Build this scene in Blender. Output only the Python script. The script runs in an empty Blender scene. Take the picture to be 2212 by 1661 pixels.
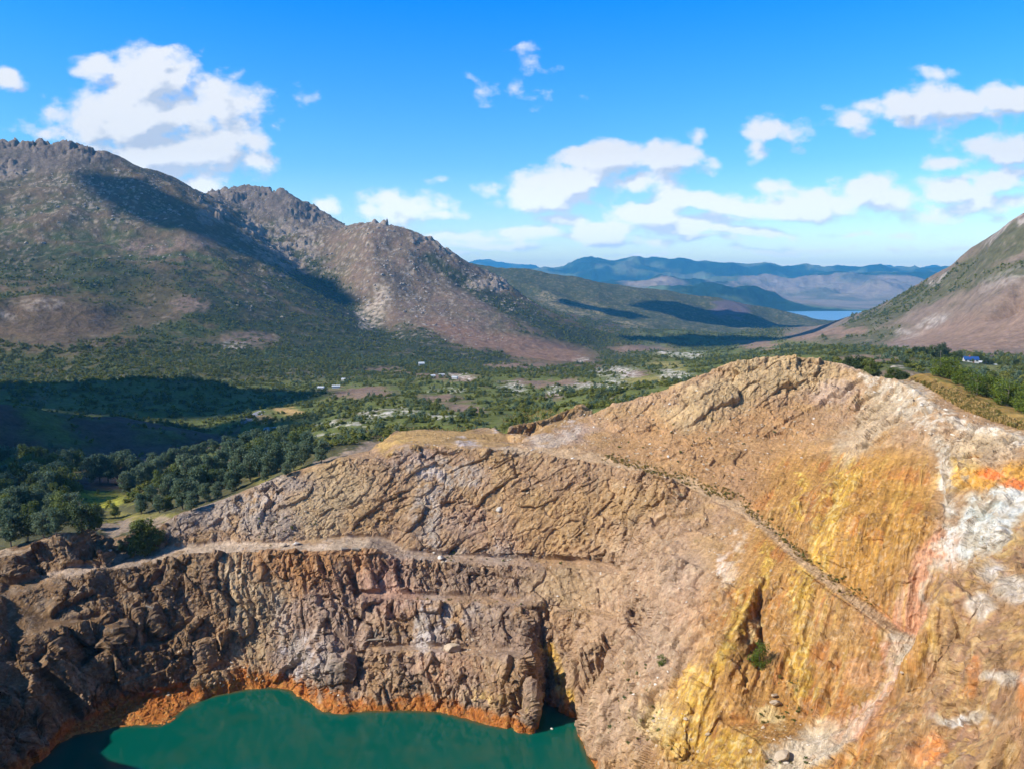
import bpy, bmesh, math, random
import numpy as np
from mathutils import Vector, Matrix
from mathutils.geometry import delaunay_2d_cdt

random.seed(7)
rng = np.random.default_rng(7)
scene = bpy.context.scene
COL = scene.collection

# ------------------------------------------------------------------ camera model (survey frame: 2212 x 1661, focal 1736, pitch 7.06 deg)
F = 1736.0
PITCH = math.radians(7.06)
SP, CP = math.sin(PITCH), math.cos(PITCH)

def ray(u, v):
    x = (u - 1106.0) / F
    d = (v - 830.5) / F
    y = CP - d * SP
    return x / y, (-SP - d * CP) / y

def atY(u, v, Y):
    a, b = ray(u, v)
    return (a * Y, Y, b * Y)

def atZ(u, v, z):
    a, b = ray(u, v)
    return atY(u, v, z / b)

def atUYZ(u, Y, z):
    w = Y * CP - z * SP
    return ((u - 1106.0) / F * w, Y, z)

def project(x, y, z):
    w = np.maximum(y * CP - z * SP, 1e-3)
    return 1106.0 + F * x / w, 830.5 - F * (y * SP + z * CP) / w

# ------------------------------------------------------------------ noise (numpy)
_perm = rng.permutation(256).astype(np.int32)
_perm = np.concatenate([_perm, _perm, _perm])
_g = rng.normal(size=(256, 3)); _g /= np.linalg.norm(_g, axis=1)[:, None]
_g = _g.astype(np.float32)

def perlin(p):
    p = np.asarray(p, dtype=np.float32)
    out = np.empty(len(p), np.float32)
    CH = 300000
    for s in range(0, len(p), CH):
        q = p[s:s + CH]
        ip = np.floor(q).astype(np.int32)
        f = q - ip
        ip &= 255
        w = f * f * f * (f * (f * 6 - 15) + 10)
        X0 = ip[:, 0]; X1 = (X0 + 1) & 255
        Y0 = ip[:, 1]; Y1 = (Y0 + 1) & 255
        Z0 = ip[:, 2]; Z1 = (Z0 + 1) & 255
        fx, fy, fz = f[:, 0], f[:, 1], f[:, 2]
        def g(hx, hy, hz, dx, dy, dz):
            h = _perm[_perm[_perm[hx] + hy] + hz]
            G = _g[h]
            return G[:, 0] * dx + G[:, 1] * dy + G[:, 2] * dz
        a = g(X0, Y0, Z0, fx, fy, fz); b = g(X1, Y0, Z0, fx - 1, fy, fz)
        x00 = a + w[:, 0] * (b - a)
        a = g(X0, Y1, Z0, fx, fy - 1, fz); b = g(X1, Y1, Z0, fx - 1, fy - 1, fz)
        x10 = a + w[:, 0] * (b - a)
        a = g(X0, Y0, Z1, fx, fy, fz - 1); b = g(X1, Y0, Z1, fx - 1, fy, fz - 1)
        x01 = a + w[:, 0] * (b - a)
        a = g(X0, Y1, Z1, fx, fy - 1, fz - 1); b = g(X1, Y1, Z1, fx - 1, fy - 1, fz - 1)
        x11 = a + w[:, 0] * (b - a)
        y0 = x00 + w[:, 1] * (x10 - x00); y1 = x01 + w[:, 1] * (x11 - x01)
        out[s:s + CH] = (y0 + w[:, 2] * (y1 - y0)) * 1.7
    return out

def fbm(p, octv=4, gain=0.5, lac=2.03):
    p = np.asarray(p, np.float32)
    s = np.zeros(len(p), np.float32); a = 1.0; t = 0.0
    for i in range(octv):
        s += a * perlin(p + i * 17.3); t += a
        a *= gain; p = p * lac
    return s / t

def ridged(p, octv=4, gain=0.5, lac=2.07):
    p = np.asarray(p, np.float32)
    s = np.zeros(len(p), np.float32); a = 1.0; t = 0.0
    for i in range(octv):
        s += a * (1.0 - 2.0 * np.abs(perlin(p + i * 11.7))); t += a
        a *= gain; p = p * lac
    return s / t

def _hash(ix, iy, iz, k):
    h = (ix.astype(np.uint32) * np.uint32(374761393) + iy.astype(np.uint32) * np.uint32(668265263)
         + iz.astype(np.uint32) * np.uint32(2147483647) + np.uint32((k * 1274126177) & 0xffffffff))
    h = (h ^ (h >> np.uint32(13))) * np.uint32(1274126177)
    h = (h ^ (h >> np.uint32(15))) * np.uint32(2246822519)
    h = h ^ (h >> np.uint32(14))
    return h.astype(np.float32) * np.float32(1.0 / 4294967295.0)

def facets(p):
    """fractured blocks: every cell is a tilted plane. returns (offset, crack distance, cell random)"""
    p = np.asarray(p, np.float32)
    n = len(p)
    off = np.empty(n, np.float32); crack = np.empty(n, np.float32); cid = np.empty(n, np.float32)
    CH = 200000
    for s in range(0, n, CH):
        q = p[s:s + CH]
        ip = np.floor(q).astype(np.int32)
        m = len(q)
        d1 = np.full(m, 9.0, np.float32); d2 = np.full(m, 9.0, np.float32)
        bx = np.zeros((m, 3), np.int32); bc = np.zeros((m, 3), np.float32)
        for dx in (-1, 0, 1):
            for dy in (-1, 0, 1):
                for dz in (-1, 0, 1):
                    c = ip + np.array((dx, dy, dz), np.int32)
                    jx = c[:, 0] + _hash(c[:, 0], c[:, 1], c[:, 2], 1)
                    jy = c[:, 1] + _hash(c[:, 0], c[:, 1], c[:, 2], 2)
                    jz = c[:, 2] + _hash(c[:, 0], c[:, 1], c[:, 2], 3)
                    d = (q[:, 0] - jx) ** 2 + (q[:, 1] - jy) ** 2 + (q[:, 2] - jz) ** 2
                    new = d < d1
                    d2 = np.where(new, d1, np.minimum(d2, d))
                    d1 = np.where(new, d, d1)
                    bx[new] = c[new]
                    bc[new] = np.stack([jx, jy, jz], 1)[new]
        h = [_hash(bx[:, 0], bx[:, 1], bx[:, 2], k) for k in (5, 6, 7, 8)]
        dv = q - bc
        off[s:s + CH] = (h[0] - .5) + ((h[1] - .5) * dv[:, 0] + (h[2] - .5) * dv[:, 1] + (h[3] - .5) * dv[:, 2]) * 1.6
        crack[s:s + CH] = np.sqrt(d2) - np.sqrt(d1)
        cid[s:s + CH] = h[3]
    return off, crack, cid

def sstep(a, b, x):
    t = np.clip((x - a) / (b - a), 0, 1)
    return t * t * (3 - 2 * t)

# ------------------------------------------------------------------ survey lines: (u, v, distance)
C = []                       # control points (x, y, z)

def line(pts, step=2.5, off=None):
    """break line given by (u, v, Y); resampled and added to the survey"""
    P = [np.array(atY(*p)) for p in pts]
    if off is not None:
        P = [p + np.array(off) for p in P]
    return line3(P, step)

def line3(P, step=2.5):
    P = [np.array(p, float) for p in P]
    out = []
    for a, b in zip(P[:-1], P[1:]):
        k = max(1, int(np.linalg.norm((b - a)[:2]) / step))
        for i in range(k):
            out.append(a + (b - a) * i / k)
    out.append(P[-1])
    C.extend(tuple(q) for q in out)
    return out

def pts(*pp):
    for p in pp:
        C.append(atY(*p))

def raw(*pp):
    C.extend(pp)

WZ = -110.0
# --- water edge
we = [(67, 1655), (117, 1605), (167, 1588), (247, 1568), (310, 1568), (323, 1578), (367, 1555), (400, 1528), (450, 1501), (533, 1486),
      (590, 1483), (627, 1488), (645, 1505), (677, 1520), (685, 1536), (737, 1541), (810, 1530), (870, 1533), (940, 1535), (1010, 1551), (1080, 1568),
      (1145, 1582), (1156, 1574), (1164, 1548), (1185, 1532), (1215, 1526), (1242, 1540), (1256, 1560), (1254, 1585), (1275, 1630), (1290, 1661)]
W3 = [np.array(atZ(u, v, WZ)) for u, v in we]
shore = [np.array((-113, 150, WZ)), np.array((-104, 124, WZ)), np.array((-75, 110, WZ)), np.array((-30, 105, WZ)), np.array((5, 112, WZ)),
         np.array((20, 132, WZ)), np.array((22, 155, WZ))]
ring = list(reversed(W3)) + shore + [W3[-1]]
line3(ring, 2.0)
LAKE = np.array([p[:2] for p in ring])
ctr = np.array((-35, 160, 0.0))
for p in ring:
    d = ctr - p; d[2] = 0; L = np.linalg.norm(d)
    for k, zz in ((3.0, -113.0), (9.0, -118.0)):
        if k < L * .7:
            q = p + d / L * k; C.append((q[0], q[1], zz))
raw((-35, 160, -122), (-60, 150, -122), (-10, 150, -122), (-60, 180, -121))
# --- orange shelf above the waterline
line([(150, 1568, 188), (260, 1522, 198), (333, 1497, 202), (400, 1478, 206), (450, 1458, 208), (500, 1447, 211), (530, 1440, 212.4), (600, 1440, 212.4), (640, 1452, 210),
      (690, 1478, 204), (737, 1490, 201)])
line([(810, 1506, 199.5), (870, 1509, 198.8), (940, 1510, 198.6), (1010, 1520, 195.5), (1080, 1532, 192), (1140, 1545, 189)])
# --- main bench road, lower wall crest
line([(20, 1262, 214), (60, 1254, 215), (130, 1246, 216), (233, 1230, 220), (327, 1213, 224), (377, 1203, 225), (450, 1195, 225.5), (553, 1191, 225.5), (680, 1188, 225.5), (740, 1187, 225.5), (786, 1185, 226)])
line([(133, 1230, 220), (233, 1217, 226), (327, 1195, 231), (377, 1184, 232), (450, 1176, 233), (567, 1176, 232), (713, 1163, 234), (800, 1160, 235), (840, 1165, 236)])
# left wall crags and ledges
line([(333, 1311, 212), (270, 1326, 208.5), (200, 1345, 205), (130, 1355, 200), (70, 1371, 195)])
line([(333, 1302, 215), (200, 1335, 208.5), (70, 1362, 198)])
line([(360, 1388, 210), (300, 1396, 206.5), (233, 1408, 203), (167, 1448, 196)])
line([(360, 1380, 213), (233, 1399, 206.5), (167, 1440, 199)])
pts((450, 1320, 218), (500, 1330, 219), (600, 1320, 219.5), (480, 1430, 213.5), (560, 1400, 215.5), (640, 1420, 213), (640, 1300, 219))
pts((700, 1300, 217.5), (740, 1400, 211), (720, 1450, 205.5), (790, 1440, 207), (760, 1480, 203), (740, 1360, 214))
pts((690, 1420, 207), (735, 1415, 206), (770, 1380, 213.5), (775, 1465, 207))
# --- ledge 4, ledge 3, bench 2
line([(800, 1410, 207.5), (886, 1405, 206), (945, 1409, 204.5), (1003, 1415, 202), (1080, 1420, 197.5), (1146, 1423, 191.8)])
line([(800, 1398, 210), (886, 1395, 209.5), (1003, 1401, 206.5), (1090, 1404, 203), (1143, 1402, 200)])
l3 = [(760, 1292, 219), (843, 1292, 218), (920, 1299, 217), (1000, 1301, 216), (1103, 1304, 214), (1160, 1312, 211.5), (1230, 1320, 208.5), (1290, 1328, 205), (1340, 1346, 200), (1390, 1372, 193)]
L = line(l3); line3([p + np.array((.6, 3.6, .2)) for p in L])
b2 = [(850, 1205, 227), (920, 1209, 228), (953, 1214, 228), (1050, 1218, 227), (1103, 1220, 226.5), (1180, 1223, 225), (1253, 1226, 222), (1310, 1234, 218), (1350, 1245, 213)]
L = line(b2); line3([p + np.array((.6, 4.6, .6)) for p in L])
# notch right of the buttress
line([(1168, 1545, 201), (1176, 1480, 205), (1172, 1420, 209), (1166, 1360, 212)])
line([(1230, 1525, 195), (1212, 1440, 203), (1200, 1380, 208.5), (1190, 1340, 211)])
line([(1180, 1535, 200), (1192, 1470, 206.5), (1186, 1400, 211)])
# --- upper wall crest and haul road, lower edge
line([(350, 1136, 240), (400, 1106, 243), (467, 1086, 247), (533, 1060, 250.5), (583, 1036, 252), (650, 1016, 253), (713, 1002, 254), (726, 990, 254.5), (760, 989, 254),
      (836, 987, 252), (870, 966, 253), (886, 960, 254), (986, 965, 252), (1120, 973, 248), (1186, 986, 242), (1300, 1001, 236), (1400, 1024, 227), (1480, 1050, 218), (1600, 1105, 201),
      (1660, 1155, 188), (1740, 1232, 168), (1800, 1280, 158), (1870, 1325, 150), (1920, 1362, 144.5), (1938, 1400, 140), (1945, 1482, 131.5), (2000, 1487, 130)], 1.0)
line([(1130, 962, 251), (1190, 972, 247.5), (1300, 990, 240.5), (1400, 1011, 231.5), (1480, 1035, 222.5), (1600, 1086, 206.5), (1680, 1150, 190.5), (1760, 1217, 173), (1820, 1259, 163), (1890, 1306, 155),
      (1960, 1366, 147), (1985, 1372, 146), (2003, 1420, 138), (2006, 1484, 130.5)], 1.0)
# upper wall middle
pts((640, 1100, 240), (900, 1090, 241.5), (1080, 1090, 239), (1250, 1110, 231), (1400, 1140, 215.5), (780, 1080, 243), (520, 1120, 241))
# --- plateau behind, its mounds
line([(740, 985, 262), (800, 972, 265), (820, 958, 267), (863, 931, 283), (920, 926, 286), (986, 930, 285), (1073, 932, 283), (1110, 935, 280), (1150, 940, 272)])
line([(1105, 915, 296), (1145, 908, 300), (1200, 890, 306), (1255, 871, 312), (1275, 886, 312)])
pts((850, 950, 268), (900, 940, 275), (1000, 945, 272), (960, 948, 265))
pts((1250, 900, 300), (1180, 915, 292), (1052, 922, 290))
for dy, dz in ((10, -4), (30, -16)):
    for u in (700, 780, 860, 920, 986, 1073, 1140):
        p = atY(u, 930 if u > 840 else 968, 285 if u > 840 else 266); C.append((p[0], p[1] + dy, p[2] + dz))
# --- right hill skyline
H = [(1130, 955, 256), (1165, 936, 261), (1198, 914, 268), (1240, 905, 270), (1275, 899, 271), (1331, 870, 270), (1371, 864, 270), (1431, 847, 268), (1498, 820, 266), (1548, 800, 265), (1578, 781, 265),
     (1610, 778, 264), (1655, 769, 263), (1715, 769, 260), (1765, 775, 258), (1815, 784, 255), (1848, 797, 250), (1865, 808, 246), (1888, 814, 240), (1915, 817, 233), (1942, 825, 225), (1985, 845, 212), (2015, 866, 201),
     (2050, 890, 190), (2092, 908, 180), (2142, 925, 170), (2212, 945, 160)]
hl = line(H)
hl2 = line3([hl[-1], (109, 140, -31), (109, 110, -30), (102, 80, -26), (85, 50, -18), (50, 28, -14)])
for p in hl[::2] + hl2[::2]:
    d = np.array((p[0] + 20, (p[1] - 150) * 1.0)); d /= np.linalg.norm(d)
    if p[0] < 75:
        d = np.array((-.15, 1.0))
    for k, dz in (((4, .5), (10, 2.0), (17, 1.2), (36, -9)) if p[1] < 226 and p[0] > 90 else ((4, -1.2), (14, -7), (34, -17))):
        C.append((p[0] + d[0] * k, p[1] + d[1] * k, p[2] + dz))
# hill face, ochre face, gullies
pts((1850, 930, 226), (1800, 1030, 204), (1740, 1110, 190.5), (1700, 1150, 187), (1500, 930, 246), (1650, 880, 250), (1750, 870, 249), (1650, 1000, 222), (1700, 950, 233), (1350, 940, 256))
line([(2003, 926, 189.5), (1985, 945, 187), (1930, 985, 186), (1880, 1003, 187.5), (1810, 1035, 194)])
pts((1900, 1150, 161.5), (1850, 1120, 168.5), (1980, 1100, 160), (1990, 1000, 176), (1960, 1200, 152.5), (1920, 1060, 173), (1830, 1190, 165.5), (1880, 1240, 157.5), (1940, 1290, 150.5), (1790, 1150, 174.5))
line([(2031, 966, 179), (2045, 1040, 167), (2049, 1113, 156), (2040, 1200, 149), (2005, 1300, 147), (1978, 1360, 146.5)])
pts((2150, 1120, 141), (2212, 1050, 147), (2212, 1130, 138), (2130, 1020, 159), (2212, 980, 156), (2100, 1160, 144), (2090, 950, 172))
# near spur
line([(2212, 1153, 124), (2185, 1184, 123), (2142, 1207, 122), (2098, 1233, 120), (2058, 1269, 118), (2013, 1322, 117), (2000, 1367, 116), (2005, 1434, 115), (2000, 1489, 114), (1950, 1508, 116), (1915, 1540, 118), (1870, 1600, 118)])
raw((86, 131, -46), (80, 133, -52), (74, 133, -56.5), (70, 131, -60), (68, 126, -63), (68, 122, -64))
pts((2100, 1400, 106), (2212, 1300, 109), (2212, 1500, 93), (2212, 1661, 83.5), (2000, 1600, 103), (1900, 1661, 104), (1800, 1661, 112), (2120, 1560, 97), (2140, 1300, 113))
# gravel shelf, pink ramp, yellow cliff
pts((1671, 1652, 125), (1740, 1600, 131), (1831, 1580, 130.5), (1902, 1495, 132.5), (1880, 1525, 131.5), (1780, 1620, 127), (1720, 1661, 125))
line([(1640, 1452, 150), (1675, 1470, 148.5), (1695, 1500, 146), (1715, 1552, 140.5), (1760, 1590, 133.5)])
line([(1653, 1171, 184), (1628, 1250, 171), (1608, 1309, 163.5), (1573, 1380, 155.5), (1555, 1416, 151.5), (1515, 1474, 150.5), (1470, 1560, 145.5), (1430, 1640, 139.5)])
pts((1640, 1330, 165.5), (1625, 1400, 158), (1655, 1420, 156), (1690, 1400, 153), (1720, 1420, 150.5), (1760, 1480, 143.5), (1800, 1520, 138))
pts((1580, 1440, 150), (1600, 1500, 146.5), (1620, 1560, 141.5), (1690, 1580, 136), (1640, 1600, 131.5), (1560, 1560, 143), (1560, 1661, 132))
pts((1450, 1200, 196), (1350, 1300, 201), (1450, 1350, 178), (1400, 1450, 172.5), (1350, 1550, 168), (1300, 1450, 184.5), (1288, 1540, 180), (1310, 1640, 166.5),
    (1380, 1661, 155), (1500, 1661, 140), (1450, 1500, 160), (1250, 1400, 197), (1550, 1250, 178), (1500, 1400, 164), (1440, 1440, 168))
raw((30, 118, -93), (45, 100, -73), (55, 80, -53), (45, 60, -45), (40, 40, -32), (62, 62, -44), (75, 62, -38), (30, 95, -86), (0, 90, -92), (-30, 80, -84), (-60, 80, -82), (0, 60, -62), (-30, 50, -54), (30, 45, -45), (0, 25, -30), (0, 15, -20))
# --- left rim, mound
line([(-120, 1225, 212), (-40, 1212, 216), (0, 1203, 217.5), (40, 1197, 219)])
line([(25, 1212, 216.5), (60, 1190, 219.5), (95, 1170, 221.5), (110, 1164, 222), (140, 1157, 222.5), (167, 1153, 223), (190, 1156, 223.5), (210, 1166, 224.5), (222, 1190, 226)])
line([(95, 1222, 219), (140, 1224, 220), (200, 1218, 222.5), (228, 1212, 226)])
line([(0, 1192, 224), (60, 1172, 231), (120, 1150, 233), (190, 1150, 234), (235, 1168, 236)])
pts((10, 1290, 207), (30, 1400, 193), (60, 1500, 183), (95, 1560, 180), (100, 1340, 204), (120, 1480, 190))
raw((-150, 190, -74), (-152, 150, -66), (-145, 110, -56), (-120, 70, -46), (-80, 40, -38), (-128, 160, -90), (-132, 180, -92), (-122, 130, -84), (-95, 95, -80), (-60, 50, -50), (-40, 25, -30))
raw((-200, 190, -72), (-210, 150, -60), (-220, 110, -50), (-200, 60, -35))
# --- forest valley on the left
pts((207, 1076, 333), (100, 1100, 300), (0, 1120, 270), (0, 1050, 335), (100, 1030, 385), (0, 1000, 385), (100, 1000, 420), (300, 1080, 300), (275, 1130, 262), (240, 1150, 250), (400, 1050, 312), (500, 1010, 335), (600, 985, 330),
    (700, 962, 330), (800, 948, 345), (470, 990, 400), (300, 990, 440), (150, 1000, 440), (0, 980, 440), (250, 1050, 370), (330, 1110, 268), (420, 1075, 280), (560, 960, 430), (640, 950, 440), (-200, 1000, 400), (-200, 1150, 260), (230, 1100, 300), (180, 1090, 315))
# purple hill, second hill
line([(-200, 850, 450), (0, 868, 480), (100, 880, 510), (233, 900, 550), (333, 926, 560), (417, 950, 550), (483, 973, 520)], 12)
for u, Y, z in ((-200, 560, -100), (0, 600, -103), (150, 630, -106), (300, 650, -112), (420, 650, -116), (520, 600, -118)):
    C.append(atUYZ(u, Y, z))
line([(-200, 832, 740), (0, 835, 760), (200, 826, 800), (300, 816, 830), (383, 818, 840), (467, 836, 840), (550, 856, 830)], 12)
pts((300, 885, 700), (450, 892, 700), (550, 880, 720), (550, 905, 620), (600, 928, 530), (150, 868, 700))
for u, Y, z in ((-200, 1000, -122), (0, 1000, -121), (200, 1000, -120), (400, 1000, -121)):
    C.append(atUYZ(u, Y, z))
# middle scrub country
pts((600, 930, 520), (700, 900, 560), (800, 870, 620), (900, 915, 430), (1000, 900, 480), (1000, 860, 640), (1150, 880, 480), (1100, 840, 760), (1250, 850, 600), (1350, 830, 700), (1450, 805, 800), (1330, 805, 950), (1500, 785, 1000), (800, 910, 470),
    (850, 815, 1000), (650, 840, 1000), (500, 790, 1150), (300, 795, 1120), (700, 780, 1400), (900, 790, 1300), (1200, 790, 1300), (1350, 785, 1600), (1600, 775, 1150), (1200, 862, 620), (930, 838, 800), (750, 852, 760), (1400, 838, 640))
pts((2212, 900, 262), (2212, 885, 300), (2100, 850, 300), (2000, 812, 330), (2212, 840, 400), (2100, 803, 500), (1950, 782, 450), (1850, 774, 450), (1950, 765, 650), (2080, 787, 620), (2212, 800, 560), (1850, 757, 900), (1700, 755, 1100), (2212, 768, 1250), (2000, 762, 950), (2212, 780, 800), (2100, 775, 800), (2500, 800, 600), (2500, 850, 300))
pts((1250, 770, 2000), (1400, 800, 1500), (1550, 770, 1900), (1450, 780, 2000), (1500, 760, 2500), (1650, 748, 2400), (1400, 760, 2400), (1750, 748, 2000))
# --- left mountain
line([(-400, 250, 2250), (-200, 275, 2350), (0, 297, 2400), (60, 306, 2400), (150, 310, 2420), (210, 321, 2430), (250, 345, 2430), (300, 372, 2440), (350, 395, 2450), (400, 411, 2460)], 30)
pts((0, 800, 1150), (0, 650, 1500), (0, 500, 1950), (0, 400, 2200), (0, 350, 2330), (150, 500, 1960), (150, 400, 2230), (150, 355, 2350), (150, 600, 1680), (300, 450, 2200), (300, 550, 1850), (300, 650, 1600), (400, 720, 1450), (400, 620, 1680),
    (400, 520, 2000), (400, 460, 2200), (-300, 800, 1100), (-300, 600, 1600), (-300, 400, 2000), (230, 720, 1400), (520, 720, 1500), (520, 620, 1800), (600, 680, 1700), (650, 760, 1450), (250, 770, 1250))
pts((83, 645, 1420), (40, 655, 1420), (130, 655, 1430), (200, 690, 1410), (83, 640, 1520), (280, 725, 1370), (20, 700, 1330), (120, 760, 1220))
line([(400, 411, 2460), (450, 450, 2420), (500, 492, 2350), (600, 580, 2150), (700, 670, 1900), (780, 728, 1700)], 30)
line([(520, 470, 2750), (560, 505, 2650), (640, 585, 2450), (720, 645, 2250), (800, 705, 2000), (850, 738, 1800)], 30)
line([(420, 408, 2820), (450, 402, 2860), (500, 396, 2890), (530, 392, 2900), (570, 398, 2900), (600, 398, 2890), (640, 420, 2870), (670, 440, 2850), (700, 460, 2830), (745, 490, 2790)], 25)
pts((480, 450, 2780), (560, 450, 2800), (640, 480, 2740), (700, 510, 2680), (600, 500, 2680))
line([(745, 490, 2790), (780, 484, 2640), (800, 479, 2610), (820, 484, 2590), (850, 486, 2580), (900, 503, 2560), (950, 527, 2550), (1000, 560, 2530), (1060, 594, 2500), (1130, 643, 2450), (1190, 672, 2400), (1250, 698, 2330), (1310, 724, 2260)], 25)
line([(800, 520, 2460), (800, 560, 2350), (830, 640, 2150), (880, 700, 1950), (960, 742, 1750)], 30)
pts((950, 600, 2360), (1050, 680, 2110), (1150, 730, 2000), (700, 540, 2560), (740, 590, 2420), (900, 560, 2430), (1000, 640, 2250), (1000, 750, 1720), (1100, 760, 1750), (1230, 755, 1950), (1000, 790, 1400), (1100, 785, 1500), (880, 750, 1650))
for (u, Y, z) in ((-300, 3300, 150), (0, 3400, 150), (250, 3400, 120), (400, 3400, 60), (600, 3700, 50), (800, 3500, 0), (950, 3300, -40), (1060, 3200, -80), (1150, 3100, -110), (1250, 2900, -160)):
    C.append(atUYZ(u, Y, z))
# --- middle ridge
line([(950, 560, 4100), (1030, 571, 4150), (1060, 576, 4200), (1150, 583, 4300), (1300, 608, 4400), (1400, 622, 4450), (1480, 634, 4500), (1560, 648, 4600), (1640, 660, 4700), (1700, 676, 4800), (1752, 692, 4900)], 50)
pts((1200, 640, 3600), (1250, 650, 3650), (1180, 680, 3100), (1300, 690, 3300), (1340, 660, 3750), (1400, 715, 3250), (1500, 726, 3300), (1600, 728, 3400), (1500, 670, 4000), (1700, 715, 3900), (1430, 690, 3600), (1560, 706, 3800), (1660, 700, 4300))
pts((1535, 663, 4250), (1550, 653, 4270), (1575, 651, 4280), (1598, 655, 4280), (1612, 668, 4250), (1575, 680, 4130), (1540, 680, 4150))
# --- right mountain
line([(2700, 250, 1400), (2400, 380, 1450), (2212, 472, 1500), (2160, 500, 1600), (2110, 531, 1700), (2070, 565, 1800), (2030, 596, 1900), (1990, 617, 2050), (1950, 636, 2200), (1870, 669, 2500), (1800, 696, 2900), (1740, 712, 3200), (1680, 722, 3350)], 25)
line([(2400, 520, 1250), (2212, 592, 1330), (2100, 625, 1480), (1990, 655, 1680), (1900, 690, 1900), (1850, 706, 2150), (1780, 722, 2500)], 25)
pts((2212, 550, 1430), (2100, 590, 1620), (2000, 640, 1850), (1900, 677, 2200), (2120, 580, 1640), (2212, 720, 1130), (2212, 660, 1220), (2100, 710, 1270), (2000, 730, 1450), (1900, 745, 1550), (2400, 700, 1000), (2400, 770, 900), (2300, 600, 1270), (1800, 735, 2100), (2100, 755, 1050), (1980, 750, 1300), (1700, 735, 2700))
for (u, Y, z) in ((2700, 2300, 250), (2400, 2400, 60), (2212, 2600, -40), (2100, 2900, -90), (2000, 3200, -140), (1900, 3700, -200), (1830, 4200, -235)):
    C.append(atUYZ(u, Y, z))
# --- lake basin and far ridges
LZ = -250.0
for u in (1500, 1600, 1700, 1760, 1820, 1900, 2000, 2200, 2500):
    for Y in (5600, 6500, 7300):
        C.append(atUYZ(u, Y, -262 if u > 1680 else -252 + (1680 - u) * .3))
line([atp for atp in [(1700, 671.5, 7750), (1760, 672, 7750), (1830, 672, 7750), (1900, 672, 7750), (2000, 672, 7750)]], 200)
line([(1300, 655, 7600), (1400, 636, 7900), (1440, 624, 8000), (1480, 616, 8100), (1520, 614, 8150), (1560, 617, 8200), (1620, 626, 8250), (1680, 640, 8250), (1720, 651, 8250), (1800, 661, 8250), (1890, 666, 8300), (2000, 669, 8300)], 100)
for u in (1300, 1450, 1600, 1750, 1900, 2050, 2300):
    C.append(atUYZ(u, 9000, -235))
line([(1340, 612, 10200), (1370, 606, 10300), (1410, 604, 10300), (1450, 610, 10300), (1480, 622, 10200)], 120)
pts((1700, 645, 10500), (1800, 648, 10200), (1950, 650, 10000), (1850, 640, 10800), (1750, 630, 11500), (1650, 628, 11500), (1560, 622, 11500))
line([(1780, 630, 11500), (1810, 600, 12200), (1832, 583, 12500), (1860, 592, 12400), (1890, 612, 12000)], 150)
line([(1820, 632, 10500), (1868, 612, 10700), (1910, 628, 10500)], 150)
line([(1930, 610, 11800), (1970, 590, 12000), (2005, 575, 12100), (2040, 585, 12100), (2080, 600, 12000)], 150)
line([(1500, 612, 11800), (1560, 600, 12200), (1640, 595, 12500), (1720, 602, 12300)], 150)
for u in range(900, 2500, 150):
    C.append(atUYZ(u, 13400, -180))
line([(900, 600, 15200), (1050, 590, 15200), (1150, 579, 15200), (1210, 571, 15300), (1250, 563, 15400), (1290, 556, 15500), (1330, 562, 15500), (1350, 560, 15500), (1375, 556, 15500), (1400, 562, 15500), (1440, 560, 15500), (1500, 567, 15400), (1560, 572, 15300), (1600, 574, 15200),
      (1645, 569, 15200), (1700, 578, 15300), (1760, 576, 15600), (1820, 572, 15700), (1870, 574, 15600), (1920, 582, 15500), (2000, 584, 15500), (2200, 580, 15500), (2500, 590, 15500)], 200)
line([(1180, 600, 14200), (1250, 592, 14300), (1300, 585, 14400), (1360, 583, 14500), (1450, 590, 14300), (1520, 600, 14000)], 200)
for u in range(800, 2600, 200):
    C.append(atUYZ(u, 19000, -150))
line([(900, 575, 24000), (1010, 572, 24000), (1028, 566, 24000), (1045, 562, 24000), (1058, 561.5, 24000), (1070, 565, 24000), (1078, 569, 24000), (1092, 566, 24000), (1110, 574, 24000), (1122, 572, 24000), (1145, 573, 24000), (1160, 580, 24000), (1300, 585, 24000), (1700, 585, 24000), (1880, 578, 23500),
      (1950, 574, 23500), (2010, 573, 23500), (2035, 576, 23500), (2100, 572, 23500), (2500, 585, 23500)], 250)
# outer ring
for th in np.radians(np.arange(-84, 85, 12)):
    for r, z in ((10, -14), (5000, -150 if abs(th) > .62 else None), (9000, -100 if abs(th) > .62 else None), (16000, 150 if abs(th) > .62 else None), (26500, -150)):
        if z is not None:
            C.append((math.sin(th) * r, math.cos(th) * r, z))
for th in np.radians((-80, -68, -56, -46, 46, 56, 68, 80)):
    for r, z in ((100, -28), (200, -45), (400, -60), (800, -80), (1500, 20), (2600, 330)):
        C.append((math.sin(th) * r, math.cos(th) * r, z if th < 0 else z * .8))

# ------------------------------------------------------------------ terrain grid (angle x log distance) from the survey
Ca = np.array(C, float)
cth = np.arctan2(Ca[:, 0], Ca[:, 1]); clr = np.log(np.hypot(Ca[:, 0], Ca[:, 1]))
TH = np.concatenate([np.radians(np.arange(-84, -38.01, 0.8)), np.radians(np.arange(-37.4, 37.41, 0.068)), np.radians(np.arange(38, 84.1, 0.8))])
LR = np.concatenate([np.arange(math.log(11), math.log(62), .03), np.arange(math.log(62), math.log(80), .008), np.arange(math.log(80), math.log(330), 0.00155),
                     np.arange(math.log(330), math.log(5000), .0034), np.arange(math.log(5000), math.log(26000), .006)])
NT, NR = len(TH), len(LR)
seen, keep = set(), []
for i in range(len(Ca)):
    k = (round(cth[i] * 4000), round(clr[i] * 4000))
    if k not in seen:
        seen.add(k); keep.append(i)
v2, _, f2, vo, _, _ = delaunay_2d_cdt([Vector((cth[i], clr[i])) for i in keep], [], [], 0, 1e-9)
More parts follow.
